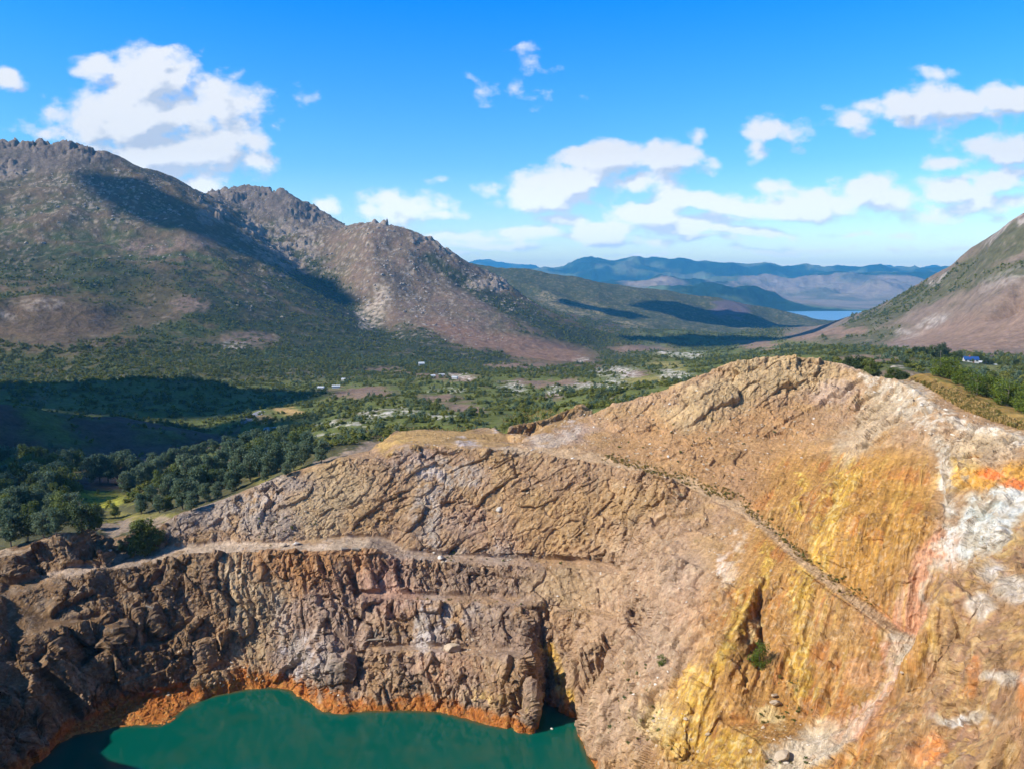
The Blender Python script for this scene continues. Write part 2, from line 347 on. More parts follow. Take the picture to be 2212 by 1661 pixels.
vz = np.array([Ca[keep[o[0]], 2] if o else 0.0 for o in vo]); vt = np.array([(p[0], p[1]) for p in v2])
Z = np.full((NR, NT), np.nan)
for f in f2:
    (x0, y0), (x1, y1), (x2, y2) = vt[list(f)]
    z0, z1, z2 = vz[list(f)]
    i0, i1 = np.searchsorted(TH, (min(x0, x1, x2) - 1e-9, max(x0, x1, x2) + 1e-9))
    j0, j1 = np.searchsorted(LR, (min(y0, y1, y2) - 1e-9, max(y0, y1, y2) + 1e-9))
    if i0 == i1 or j0 == j1:
        continue
    den = (y1 - y2) * (x0 - x2) + (x2 - x1) * (y0 - y2)
    if abs(den) < 1e-16:
        continue
    gx = TH[i0:i1][None, :]; gy = LR[j0:j1][:, None]
    a = ((y1 - y2) * (gx - x2) + (x2 - x1) * (gy - y2)) / den
    b = ((y2 - y0) * (gx - x2) + (x0 - x2) * (gy - y2)) / den
    c = 1 - a - b
    m = (a >= -1e-6) & (b >= -1e-6) & (c >= -1e-6)
    sub = Z[j0:j1, i0:i1]
    sub[m] = (a * z0 + b * z1 + c * z2)[m]
if np.isnan(Z).any():
    for j in range(NR):
        bad = np.isnan(Z[j])
        if bad.any():
            Z[j, bad] = np.interp(TH[bad], TH[~bad], Z[j, ~bad]) if (~bad).any() else -20.0

def blur(A, n):
    A = A.copy()
    for _ in range(n):
        A[1:-1] = .25 * A[:-2] + .5 * A[1:-1] + .25 * A[2:]
        A[:, 1:-1] = .25 * A[:, :-2] + .5 * A[:, 1:-1] + .25 * A[:, 2:]
    return A
R = np.exp(LR)[:, None]
wfar = sstep(300, 420, R)
Z1 = blur(Z, 4); Z2 = blur(Z1, 30); Z3 = blur(Z2, 70); Z4 = blur(Z1, 6)
wmt = sstep(380, 700, R) * (1 - sstep(5000, 7000, R))
Zs = Z1 * (1 - wfar) + Z2 * wfar
wz4 = sstep(5000, 7000, R); Zs = Zs * (1 - wz4) + Z4 * wz4
Zs = Zs * (1 - .55 * wmt) + Z3 * .55 * wmt
RN = np.broadcast_to(R, Zs.shape).copy()
ja, jb = np.searchsorted(LR, math.log(80)), np.searchsorted(LR, math.log(329))
rc, zc = RN[ja:jb].copy(), Zs[ja:jb].copy()
w_ = .32 * np.hypot(np.diff(rc, axis=0), np.diff(zc, axis=0)) / rc[1:] + np.abs(np.diff(np.arctan2(zc, rc), axis=0))
el_ = np.arctan2(zc, rc); vis_ = (el_ >= np.maximum.accumulate(el_, axis=0) - .002) & (el_ > -.66)
w_ = w_ * (.10 + .90 * blur(vis_.astype(float), 10)[1:])
cu = np.concatenate([np.zeros((1, NT)), np.cumsum(w_, axis=0)]); cu /= cu[-1:]
for _ in range(30):
    cu[:, 1:-1] = .25 * cu[:, :-2] + .5 * cu[:, 1:-1] + .25 * cu[:, 2:]
t_ = np.linspace(0, 1, jb - ja)
for i in range(NT):
    RN[ja:jb, i] = np.interp(t_, cu[:, i], rc[:, i]); Zs[ja:jb, i] = np.interp(t_, cu[:, i], zc[:, i])
X = np.sin(TH)[None, :] * RN; Y = np.cos(TH)[None, :] * RN
X = np.broadcast_to(X, Zs.shape).copy(); Y = np.broadcast_to(Y, Zs.shape).copy()

def poly_mask(poly, X, Y):
    poly = np.asarray(poly); m = np.zeros(X.shape, bool)
    j = len(poly) - 1
    for i in range(len(poly)):
        xi, yi = poly[i]; xj, yj = poly[j]
        if yi != yj:
            c = ((yi > Y) != (yj > Y)) & (X < (xj - xi) * (Y - yi) / (yj - yi) + xi)
            m ^= c
        j = i
    return m

def plan(L, off=(0, 0)):
    return [(atY(*p)[0] + off[0], atY(*p)[1] + off[1]) for p in L]
quarry_poly = [(-60, 8), (-160, 60), (-175, 190)] + plan([(-40, 1196, 222), (0, 1190, 226), (60, 1170, 232), (120, 1149, 234), (190, 1149, 235), (240, 1165, 238), (300, 1150, 240), (340, 1128, 244)]) + \
    plan([(400, 1098, 247), (467, 1080, 250), (533, 1054, 254), (583, 1030, 256), (650, 1010, 257), (713, 996, 258), (760, 985, 262), (805, 966, 266), (820, 950, 275), (863, 928, 288), (920, 922, 290), (986, 926, 289), (1073, 928, 288), (1105, 910, 298), (1145, 904, 304), (1200, 886, 310), (1255, 868, 315), (1278, 884, 316)]) + \
    plan(H[4:18], (1.5, 3.5)) + plan(H[18:], (4, 2)) + [(113, 140), (113, 110), (104, 80), (84, 45), (40, 10)]
qm = blur(poly_mask(quarry_poly, X, Y).astype(float), 4)

# ---- large relief noise outside the quarry
fx = np.stack([X.ravel(), Y.ravel(), np.zeros(X.size)], 1)
z = Zs.ravel().copy()
r = np.hypot(fx[:, 0], fx[:, 1]); qf = qm.ravel()
U, V = project(fx[:, 0], fx[:, 1], z)
mtn = ((r > 1000) & (r < 5200))
lmf_ = sstep(1420, 1250, U) * (r < 3400) * mtn; rmf_ = sstep(1600, 1800, U) * (r < 4300) * mtn
lm = lmf_ > .5
hgt = lmf_ * sstep(-120, 60, z) + rmf_ * sstep(-130, 20, z) * .8 + (1 - np.clip(lmf_ + rmf_, 0, 1)) * .6
hgt *= sstep(950, 1400, r)
m = (qf < .5) & (r > 150) & (r < 1700)
amp = sstep(230, 500, r[m]) * (1 - sstep(1200, 1700, r[m]))
z[m] += amp * (fbm(fx[m] / 90, 4) * 7 + fbm(fx[m] / 22 + 7, 3) * 1.6)
m = mtn
p = fx[m]
z[m] += hgt[m] * (ridged(p / 420 + 3, 4, .5) * 28 - 8 + fbm(p / 130, 4) * 12 + ridged(p / 60 + 3, 3) * 2.6) + sstep(950, 1400, r[m]) * (fbm(p / 45 + 9, 3) * 3.0 + fbm(p / 13 + 2, 2) * 1.1)
m = r > 5000
z[m] += sstep(5000, 9000, r[m]) * (ridged(fx[m] / 1400 + 5, 5) * 170 - 60 + fbm(fx[m] / 500, 3) * 25) * sstep(-245, -90, z[m])
# summit crags: block fractured tops
sumz = np.where(lm, 1.0, 0)
def spot(u0, v0, ru, rv):
    return np.clip(1.4 - np.hypot((U - u0) / ru, (V - v0) / rv), 0, 1)
crag = np.zeros(len(z))
for s in ((60, 315, 170, 26), (180, 325, 90, 26), (580, 410, 110, 26), (520, 430, 90, 30), (690, 465, 70, 28), (830, 490, 60, 16), (600, 455, 60, 24), (470, 465, 40, 20), (660, 475, 40, 20), (560, 500, 45, 30), (620, 545, 60, 50), (950, 535, 60, 20), (1080, 610, 60, 20), (10, 350, 60, 40)):
    crag = np.maximum(crag, spot(*s))
crag *= lm * sstep(-.3, .2, fbm(fx / 70 + 3, 3))
m = crag > .02
p = np.stack([fx[m, 0], fx[m, 1], z[m]], 1)
o1, c1, _ = facets(p / np.array((34, 34, 50.)) + .35 * np.stack([fbm(p / 40, 2)] * 3, 1))
o2, c2, _ = facets(p / 17.0)
z[m] += crag[m] * (o1 * 15 + np.clip(c1 - .1, -.1, .15) * 26 + o2 * 8)
Zs = z.reshape(Zs.shape)
Zs = np.where((R > 5050) & (R < 7700), np.where((Zs < -249) & (Zs > -400), -262, Zs), Zs)

# ---- quarry rock: fractured displacement along the surface normal
jr = np.where((np.exp(LR) > 40) & (np.exp(LR) < 335))[0]
js = slice(jr[0], jr[-1] + 1)
Pq = np.stack([X[js], Y[js], Zs[js]], -1)
dt = np.gradient(Pq, axis=1); dr = np.gradient(Pq, axis=0)
nrm = np.cross(dt, dr); nrm /= np.linalg.norm(nrm, axis=-1)[..., None] + 1e-9
nrm[nrm[..., 2] < 0] *= -1
nrm = np.stack([blur(nrm[..., k], 6) for k in range(3)], -1)
nrm /= np.linalg.norm(nrm, axis=-1)[..., None] + 1e-9
shp = Pq.shape[:2]
pf = Pq.reshape(-1, 3); nf = nrm.reshape(-1, 3); qq = qm[js].ravel()
Uq, Vq = project(pf[:, 0], pf[:, 1], pf[:, 2])
steep = sstep(.07, .26, 1 - nf[:, 2])
wq = qq * sstep(45, 70, np.hypot(pf[:, 0], pf[:, 1]))
act = wq > .01
p = pf[act]
warp = np.stack([fbm(p / 14 + k * 31, 3) for k in range(3)], 1)
u_, v_ = Uq[act], Vq[act]
ochre = sstep(1560, 1690, u_ - (v_ - 1100) * -.35) * sstep(940, 1010, v_) * (1 - sstep(1990, 2050, u_))        # smooth eroded faces
uphill = (1 - sstep(980, 1060, v_ + (u_ - 1480) * -.45)) * sstep(1120, 1200, u_) * (1 - sstep(-30, 30, u_ - (1888 - (v_ - 814) * .56)))
upw = sstep(560, 640, u_) * (1 - sstep(1280, 1420, u_)) * (1 - sstep(1180, 1215, v_))
ribs = 1 - np.maximum(uphill, upw)
hz = p[:, 2:3]
# ribbed foliation coordinates: tight along the wall, long down the dip
dipx = np.stack([p[:, 0] + .28 * p[:, 2], p[:, 1] + .12 * p[:, 2], p[:, 2] * .22], 1)
crs = np.stack([(p[:, 0] * .77 + p[:, 2] * .64) * .42, p[:, 1] * .8, p[:, 2] * .77 - p[:, 0] * .64], 1)
base = np.where((ribs > .5)[:, None], dipx, crs)
f1, c1, id1 = facets(base / 5.2 + warp * .55)
f2_, c2, id2 = facets(base / 1.9 + warp * 1.0)
f3, c3, id3 = facets(p / 1.0 + warp * .4)
big = ridged(np.stack([p[:, 0] / 17 + .1 * warp[:, 0], p[:, 1] / 17, p[:, 2] / 34], 1), 3)
fin = fbm(base / 1.1, 3)
ero = ridged(np.stack([(p[:, 0] * .6 + p[:, 1] * .8) / 22 + .2 * warp[:, 0], (p[:, 0] * .8 - p[:, 1] * .6) / 2.6 + .5 * warp[:, 1], p[:, 2] / 22], 1), 4)
left = 1 - sstep(380, 560, u_)
rock = np.maximum(steep[act], uphill * .6 * sstep(.03, .09, 1 - nf[act, 2])) * (1 - .6 * ochre) * (1 - .25 * upw)
patch = .4 + .6 * sstep(-.18, .22, fbm(p / 11 + 60, 3))
rock2 = rock * patch
def saw(x):
    f = x - np.floor(x)
    return np.where(f < .8, f / .8, (1 - f) / .2) - .5
und = fbm(p / 16 + 33, 2) * 2.4 + warp[:, 0] * .8
def bed(n_, pa, pb):
    b_ = p @ np.array(n_, np.float32) + und
    return saw(b_ / pa + .3 * warp[:, 1]) * .62 + saw(b_ / pb + warp[:, 2]) * .20
wdg = np.maximum(uphill, upw) * (1 - left)
wrt = sstep(1600, 1750, u_) * (1 - wdg); wsl = sstep(1240, 1400, u_) * (1 - wdg) * (1 - wrt)
wmd = np.clip(1 - wdg - wsl - wrt - left, 0, 1)
wns = sstep(-30, 30, v_ - (1153 + (2212 - u_) * .47)) * sstep(1900, 1980, u_); wrt = wrt * (1 - wns)
wuh = uphill * (1 - left); wup = np.clip(wdg - wuh, 0, 1)
beds = left * bed((-.28, .15, .95), 3.6, 1.5) + wup * bed((-.75, .35, .55), 3.4, 1.4) * .5 + wuh * bed((.85, -.5, .15), 3.0, 1.3) * .8 + wns * bed((.7, -.6, .3), 2.6, 1.1) + wsl * bed((.5, .75, .5), 3.4, 1.7) * .55 + wmd * bed((.93, .2, .2), 3.1, 1.3) + wrt * bed((.25, .93, .2), 3.4, 1.4)
rock = rock * (1 - .35 * wns)
disp = rock * (big * 1.25 * (1 + .6 * left) * (1 - .7 * uphill) * (1 - .65 * upw) + f1 * (1.7 + .9 * left) + np.clip(c1, 0, .07) * 5.0 + beds * sstep(-.25, .25, fbm(p / 13 + 71, 3)) + (f2_ * 1.15 + np.clip(c2, 0, .07) * 3.2) * patch) + (.25 + .75 * rock2) * (f3 * .52 + fin * .20)
disp += ochre * steep[act] * (ero * 1.0 + saw((p[:, 0] * .8 - p[:, 1] * .6 + .6 * und) / 3.4) * .45)
flatw = (1 - steep[act])
disp += flatw * (fbm(p / 5, 3) * .35) + sstep(WZ + 7.5, WZ + 4, p[:, 2]) * (f3 * .45 + f2_ * .55) * flatw
disp *= wq[act]
under = sstep(WZ - 1.5, WZ + .5, p[:, 2])
disp *= .35 + .65 * under
lim = sstep(WZ - .5, WZ + 4, p[:, 2])
disp = np.where(lim < 1, disp * (.4 + .6 * lim), disp)
dfull = np.zeros(len(pf)); dfull[act] = disp
obl = np.where(act, sstep(1120, 1300, Uq) * sstep(1150, 1250, Vq) * .45 + sstep(1880, 1960, Uq) * .25 + .25, .25)
dfull = dfull * (1 - obl) + obl * blur(dfull.reshape(shp), 1).ravel()
pf[act] += nf[act] * dfull[act][:, None]
# ground just outside the quarry
out = (~act)
pf[out, 2] += (fbm(pf[out] / 6, 3) * .5 + fbm(pf[out] / 1.7, 2) * .18) * sstep(100, 200, np.hypot(pf[out, 0], pf[out, 1]))
Pq = pf.reshape(*shp, 3)
X[js], Y[js], Zs[js] = Pq[..., 0], Pq[..., 1], Pq[..., 2]
QD = {k: np.zeros(X.size, np.float32) for k in ('id1', 'id2', 'c1', 'steep', 'ochre', 'f1')}
base_idx = np.arange(X.size).reshape(X.shape)[js].ravel()
for k, a in (('id1', id1), ('id2', id2), ('c1', c1), ('ochre', ochre), ('f1', f1)):
    QD[k][base_idx[act]] = a
QD['steep'][base_idx] = steep
# tiny roughness on mid ground is left to the shader

VERT = np.stack([X.ravel(), Y.ravel(), Zs.ravel()], 1).astype(np.float32)
rr = np.hypot(VERT[:, 0], VERT[:, 1])
U, V = project(VERT[:, 0], VERT[:, 1], VERT[:, 2])
U = U.astype(np.float32); V = V.astype(np.float32)
G = VERT.reshape(NR, NT, 3)
slope_v = VERT[:, 2].reshape(NR, NT) / np.maximum(rr.reshape(NR, NT), 1)
runmax = np.maximum.accumulate(slope_v, axis=0)
gN = np.cross(np.gradient(G, axis=1), np.gradient(G, axis=0)); gN /= np.linalg.norm(gN, axis=-1)[..., None] + 1e-9
gN[gN[..., 2] < 0] *= -1
TILT = np.stack([blur(gN[..., k], 3) for k in range(3)], -1).reshape(-1, 3)

def pick(u, v, rmin=60, lift=0.0):
    """first terrain point seen along the ray of survey pixel (u, v)"""
    a, b = ray(u, v)
    th = math.atan2(a, 1.0); s = b / math.hypot(a, 1.0)
    i = int(np.clip(np.searchsorted(TH, th), 1, NT - 1))
    if abs(TH[i - 1] - th) < abs(TH[i] - th):
        i -= 1
    j0 = np.searchsorted(LR, math.log(rmin))
    k = np.nonzero(slope_v[j0:, i] >= s)[0]
    j = j0 + (k[0] if len(k) else NR - 1 - j0)
    q = G[j, i]
    return Vector((float(q[0]), float(q[1]), float(q[2]) + lift))

def ground_at(x, y):
    i = int(np.argmin(np.abs(TH - math.atan2(x, y)))); rc = rr.reshape(NR, NT)[:, i]
    j = int(np.argmin(np.abs(rc - math.hypot(x, y)))); j = max(1, min(NR - 2, j))
    q = G[j - 1:j + 2, i]; o_ = np.argsort(rc[j - 1:j + 2])
    return float(np.interp(math.hypot(x, y), rc[j - 1:j + 2][o_], q[o_, 2]))

# ------------------------------------------------------------------ surface colours (albedo) per vertex
def cvec(*c): return np.array(c, np.float32)
colr = np.zeros((len(VERT), 3), np.float32)
def mixc(idx, c, w):
    w = np.clip(w, 0, 1)[:, None].astype(np.float32)
    colr[idx] = colr[idx] * (1 - w) + np.asarray(c, np.float32) * w

n1 = np.zeros(len(VERT), np.float32); n2 = n1.copy(); n3 = n1.copy()
far = rr > 100
# noise in world units growing with distance so that it stays a few pixels wide
sc1 = np.where(rr < 400, 10.0, np.where(rr < 1500, 45.0, np.where(rr < 5200, 130.0, 900.0)))[:, None]
n1 = fbm(VERT / sc1, 4); n2 = fbm(VERT / (sc1 * .35) + 40, 3); n3 = fbm(VERT / (sc1 * .1) + 90, 3)
Uw = U + n1 * 26 + n2 * 10; Vw = V + n2 * 12 + n1 * 10
def ell(u0, v0, ru, rv, soft=.45, ang=0.0):
    du, dv = Uw - u0, Vw - v0
    if ang:
        c, s = math.cos(math.radians(ang)), math.sin(math.radians(ang))
        du, dv = du * c + dv * s, dv * c - du * s
    return 1 - sstep(1 - soft, 1 + soft, np.hypot(du / ru, dv / rv))
def strip(P, w, soft=.5):
    d = np.full(len(U), 1e9, np.float32)
    for (x0, y0), (x1, y1) in zip(P[:-1], P[1:]):
        ex, ey = x1 - x0, y1 - y0
        t = np.clip(((Uw - x0) * ex + (Vw - y0) * ey) / (ex * ex + ey * ey), 0, 1)
        d = np.minimum(d, np.hypot(Uw - x0 - t * ex, Vw - y0 - t * ey))
    return 1 - sstep(w * (1 - soft), w * (1 + soft), d)
ALL = slice(None)
conc = ((blur(Zs, 40) - Zs).ravel() / np.maximum(rr * .006, .5)).astype(np.float32)
vfoot = 737 + (U - 1680) * .068
lmw = (sstep(1420, 1300, Uw) * sstep(950, 1120, rr + n1 * 120) * sstep(830, 800, Vw) * (rr < 3300)).astype(np.float32)
rmw = (sstep(1650, 1760, Uw) * sstep(880, 1000, rr) * sstep(8, -8, Vw - vfoot) * (rr < 4300) * (VERT[:, 0] > 250)).astype(np.float32)
mrw = (sstep(2750, 3150, rr + n1 * 200) * (rr < 5300) * (1 - rmw) * (1 - lmw)).astype(np.float32)
LM = (lmw > .5) & (rr < 3250); RM = (rmw > .5); MR = mrw > .5
FAR = rr > 5300
# valley scrub
colr[:] = (.11, .125, .032)
mixc(ALL, (.14, .095, .055), sstep(.1, .45, n1) * .5)
mixc(ALL, (.040, .060, .020), sstep(.05, .4, n2) * .6)
mixc(ALL, (.17, .13, .085), sstep(.22, .45, n3) * .35)
# left mountain
green = np.clip(sstep(-.75, .75, conc + n2 * 1.7 + n1 * 1.2) * (1 - sstep(60, 320, VERT[:, 2]) * .55) + sstep(690, 760, V) * .5, 0, 1) * (1 - .75 * ell(900, 600, 210, 120, .5, 25))
mixc(ALL, (.135, .105, .075), lmw * .95)
mixc(ALL, (.205, .155, .130), lmw * np.maximum.reduce([ell(880, 600, 200, 110, .5, 25), ell(1000, 690, 160, 60, .5, 20), ell(820, 540, 70, 60)]) * .85)
mixc(ALL, (.050, .078, .024), lmw * green * .95)
mixc(ALL, (.034, .050, .022), lmw * np.maximum.reduce([strip([(620, 570), (680, 620), (740, 680), (800, 740)], 42), strip([(250, 600), (420, 640), (560, 690), (740, 760)], 40) * .8, strip([(0, 560), (200, 590), (300, 640)], 36) * .8, strip([(930, 560), (1050, 640), (1180, 700), (1300, 735)], 16), ell(900, 735, 70, 22)]) * .9)
mixc(ALL, (.10, .085, .045), lmw * np.maximum.reduce([ell(470, 490, 130, 50, .6, 35), ell(340, 640, 60, 35), ell(540, 570, 50, 40)]) * .7)
mixc(ALL, (.22, .165, .15), lmw * np.maximum.reduce([ell(320, 535, 60, 18), ell(430, 520, 60, 14), ell(410, 660, 45, 18), ell(540, 735, 70, 16)]) * sstep(-.3, .2, n3 + .1) * .8)
mixc(ALL, (.155, .118, .085), lmw * ell(110, 700, 170, 55, .5) * .85)
mixc(ALL, (.34, .30, .265), lmw * (ell(85, 655, 55, 12) + ell(10, 685, 25, 10)) * sstep(-.3, .2, n3) * .8)
mixc(ALL, (.240, .155, .115), lmw * np.maximum.reduce([ell(1130, 752, 160, 26, .4, 8), ell(1000, 720, 90, 18, .5, 15)]) * .95)
mixc(ALL, (.030, .045, .018), lmw * np.maximum.reduce([ell(1060, 772, 45, 14), ell(950, 765, 70, 18)]) * .9)
cr = crag.astype(np.float32)
mixc(ALL, (.30, .265, .245), lmw * sstep(.05, .5, cr + n3 * .5) * .9)
mixc(ALL, (.15, .132, .128), lmw * np.maximum(ell(570, 425, 170, 40, .4, 15), ell(100, 330, 160, 40)) * .8)
sp = sstep(.12, .34, n3 + n2 * .35) * lmw * np.maximum.reduce([ell(200, 420, 190, 80, .6), ell(880, 590, 230, 120, .6, 30), ell(610, 520, 120, 60), ell(40, 500, 80, 90) * .5, ell(560, 620, 60, 60) * .5])
mixc(ALL, (.36, .325, .295), sp * .75)
mixc(ALL, (.46, .42, .38), lmw * strip([(830, 640), (790, 690)], 22) * sstep(-.25, .15, n3) * .8)
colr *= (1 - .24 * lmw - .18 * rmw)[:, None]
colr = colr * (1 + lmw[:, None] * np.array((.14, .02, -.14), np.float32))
# middle ridge
mixc(ALL, (.060, .066, .028), mrw * .9)
mixc(ALL, (.19, .155, .085), mrw * sstep(.05, .35, n3 + n2 * .6) * .8)
mixc(ALL, (.30, .235, .13), mrw * np.maximum.reduce([strip([(1170, 640), (1205, 655), (1240, 680)], 12), ell(1265, 672, 40, 16), ell(1330, 705, 70, 10)]) * sstep(-.3, .2, n3) * .85)
mixc(ALL, (.035, .052, .022), mrw * sstep(-.1, .8, conc + n2) * .7)
mixc(ALL, (.12, .095, .11), mrw * ell(1578, 668, 42, 18, .3) * .9)
# valley floor clearings
vf = ((rr > 420) & (rr < 3200) & (V > 730)).astype(np.float32) * (1 - rmw)
mixc(ALL, (.215, .14, .10), vf * np.maximum.reduce([ell(780, 848, 70, 12), ell(1190, 828, 90, 6), ell(1180, 855, 30, 6), ell(1380, 755, 70, 8), ell(1130, 792, 90, 7), ell(1640, 745, 60, 7), ell(960, 860, 50, 8), ell(1000, 880, 40, 8), ell(1370, 805, 40, 6), ell(970, 815, 60, 6), ell(830, 800, 50, 5)]) * .9)
wh = np.maximum.reduce([ell(1330, 803, 44, 11), ell(1330, 823, 30, 8), ell(1290, 835, 60, 9) * .8, ell(1460, 812, 34, 13), ell(1110, 836, 26, 10), ell(1200, 845, 22, 8), ell(1395, 870, 55, 8), ell(850, 888, 50, 6), ell(820, 900, 40, 8) * .8, ell(740, 915, 60, 5) * .8, ell(960, 842, 40, 4), ell(1500, 770, 30, 4), ell(930, 897, 60, 6) * .7, ell(1470, 764, 50, 5), ell(1250, 775, 30, 4) * .6, ell(700, 940, 30, 5) * .6, ell(990, 812, 30, 4), ell(500, 747, 40, 4) * .5])
mixc(ALL, (.60, .54, .46), vf * wh * sstep(-.15, .2, n3) * .8)
mixc(ALL, (.33, .26, .08), vf * np.maximum.reduce([ell(1390, 822, 50, 9), ell(1440, 790, 40, 6)]) * .6)
mixc(ALL, (.48, .30, .12), vf * np.maximum.reduce([ell(625, 888, 24, 7), ell(580, 905, 16, 5)]) * .8)
# near left valley
nl = ((rr > 225) & (rr < 430) & (U < 830) & (qm.ravel() < .4)).astype(np.float32)
mixc(ALL, (.075, .062, .036), nl * .7)
mixc(ALL, (.30, .29, .035), nl * ell(212, 1078, 60, 22, .35) * sstep(-.4, 0, n3) * .95)
mixc(ALL, (.22, .19, .045), nl * np.maximum.reduce([ell(260, 1120, 60, 10), ell(340, 1122, 60, 14), ell(620, 1040, 70, 14), ell(690, 1015, 60, 10)]) * .8)
mixc(ALL, (.27, .20, .145), nl * np.maximum.reduce([strip([(235, 1160), (255, 1142), (300, 1132), (350, 1120)], 10), strip([(200, 1140), (280, 1128)], 5), strip([(740, 985), (790, 968), (830, 960)], 9), strip([(690, 1005), (730, 992)], 8)]) * .9)
ph = ((rr > 400) & (rr < 660) & (U < 520)).astype(np.float32)
mixc(ALL, (.085, .056, .045), ph * (sstep(-.3, .3, n1 + .15)) * .9)
# scrub behind the right ridge
rs = ((rr > 300) & (rr < 1000) & (U > 1780)).astype(np.float32)
tg = ((rr < 300) & (rr > 150) & (VERT[:, 0] > 80) & (qm.ravel() < .9)).astype(np.float32)
mixc(ALL, (.27, .165, .05), tg * .9)
mixc(ALL, (.13, .12, .03), tg * sstep(.0, .3, n2) * .7)
mixc(ALL, (.060, .072, .026), rs * .8)
mixc(ALL, (.42, .35, .28), rs * np.maximum.reduce([ell(1945, 828, 60, 8), ell(1975, 840, 50, 8), ell(1855, 787, 34, 5), ell(1935, 795, 20, 4), ell(1990, 820, 60, 14) * .5]) * sstep(-.15, .2, n3) * .9)
mixc(ALL, (.21, .14, .10), rs * np.maximum.reduce([ell(1880, 778, 90, 7), ell(1940, 810, 50, 9)]) * .8)
mixc(ALL, (.17, .17, .06), rs * np.maximum.reduce([ell(2060, 797, 60, 5), ell(2160, 803, 60, 4), ell(2150, 792, 30, 6)]) * .8)
# right mountain
mixc(ALL, (.185, .135, .105), rmw * .95)
mixc(ALL, (.075, .078, .034), rmw * np.maximum.reduce([sstep(.0, 1.1, conc + n2 * 1.2) * .8, strip([(2212, 505), (2120, 560), (2020, 625), (1930, 670), (1830, 715)], 22), strip([(2212, 570), (2100, 600), (2010, 645)], 16), ell(1890, 728, 70, 16, .5, -15), ell(1830, 735, 60, 14)]) * .85)
mixc(ALL, (.37, .325, .285), rmw * np.maximum.reduce([strip([(2212, 473), (2160, 503), (2130, 520)], 9), strip([(2010, 615), (2040, 592)], 5), ell(2010, 700, 40, 12, .5, -30), ell(1970, 725, 30, 9), strip([(1930, 755), (2050, 720)], 6) * .7, ell(2170, 600, 60, 16, .5, -20) * .5]) * sstep(-.25, .15, n3) * .8)
mixc(ALL, (.215, .142, .102), rmw * np.maximum.reduce([ell(2120, 725, 190, 48, .35, -13), ell(2250, 690, 120, 60), strip([(1700, 728), (1800, 722), (1860, 712)], 8)]) * .95)
mixc(ALL, (.20, .155, .12), rmw * sstep(.15, .4, n3) * .5)
# far country
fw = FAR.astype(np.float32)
mixc(ALL, (.012, .036, .022), fw)  # dark forest colour; its patches also paint in cloud shadow
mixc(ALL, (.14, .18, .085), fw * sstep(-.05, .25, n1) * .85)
plain = ((rr > 8600) & (rr < 13300)).astype(np.float32)
mixc(ALL, (.27, .205, .15), plain * sstep(.0, .35, 1.0 - np.abs(Uw - 1830) / 320 + n2 * .5) * .9)
mixc(ALL, (.27, .20, .14), fw * ((rr > 9500) & (rr < 11000)) * ell(1410, 612, 66, 14, .3) * .95)
mixc(ALL, (.05, .07, .035), plain * np.maximum.reduce([ell(1840, 596, 40, 16), sstep(.1, .4, n1)]) * .6)
mixc(ALL, (.45, .36, .30), fw * ((rr > 7400) & (rr < 7850)) * sstep(1690, 1720, U) * .9)
mixc(ALL, (.12, .11, .07), fw * (rr > 13500) * sstep(.05, .4, n1 + n2 * .5) * .6)

# ---- quarry rock colours
ti = np.nonzero((qm.ravel() > .02) & (rr < 335))[0]
qv = VERT[ti]
un, vn = U[ti], V[ti]
w1 = fbm(qv / 9 + 3, 4); w2 = fbm(qv / 3.2 + 8, 3); w3 = fbm(np.stack([qv[:, 0] / 1.3, qv[:, 1] / 1.3, qv[:, 2] / 7], 1) + 5, 3)
w4 = fbm(qv / .8 + 21, 3)
Uw = un + w1 * 30 + w2 * 16 + w3 * 12; Vw = vn + w1 * 26 + w2 * 16 + w3 * 6
U_keep, U = U, un
qc = np.zeros((len(ti), 3), np.float32)
def mq(c, w):
    global qc
    w = np.clip(w, 0, 1)[:, None].astype(np.float32)
    qc = qc * (1 - w) + np.asarray(c, np.float32) * w
st = QD['steep'][ti]; id1q = QD['id1'][ti]; id2q = QD['id2'][ti]; oq = QD['ochre'][ti]
qc[:] = (.365, .238, .142)
mq((.40, .265, .125), sstep(-.1, .3, w1) * .5)
mq((.285, .195, .140), sstep(.0, .35, w2 - w1 * .4) * .5)
# left crags: dark brown
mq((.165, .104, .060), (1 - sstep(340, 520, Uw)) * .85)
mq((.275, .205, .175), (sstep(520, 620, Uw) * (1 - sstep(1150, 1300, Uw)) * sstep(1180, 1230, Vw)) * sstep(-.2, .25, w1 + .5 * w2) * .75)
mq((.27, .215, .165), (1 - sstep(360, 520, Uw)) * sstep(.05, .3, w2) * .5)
# mid lower wall orange band and pale ribs
mq((.37, .185, .075), np.maximum.reduce([ell(640, 1220, 110, 40), ell(700, 1260, 80, 40), ell(760, 1215, 60, 30)]) * .75)
mq((.46, .375, .265), np.maximum.reduce([ell(560, 1330, 60, 90, .6, 15), ell(510, 1260, 40, 60)]) * (.35 + .65 * sstep(-.15, .2, w3)) * .8)
mq((.36, .27, .235), np.maximum.reduce([ell(700, 1370, 90, 90), ell(640, 1440, 60, 40), ell(760, 1300, 90, 60) * .6]) * .75)
mq((.43, .39, .385), np.maximum.reduce([ell(665, 1420, 50, 55, .6, 30), ell(930, 1360, 45, 60), ell(985, 1330, 90, 24) * .7, ell(620, 1465, 60, 14)]) * sstep(-.4, .1, w2) * .8)
mq((.20, .175, .16), np.maximum.reduce([ell(715, 1455, 28, 40), ell(880, 1460, 40, 26) * .6]) * .7)
mq((.40, .24, .19), np.maximum.reduce([ell(830, 1240, 60, 50), ell(850, 1290, 70, 30), ell(960, 1440, 80, 40) * .5, ell(1130, 1140, 60, 40) * .5]) * .6)
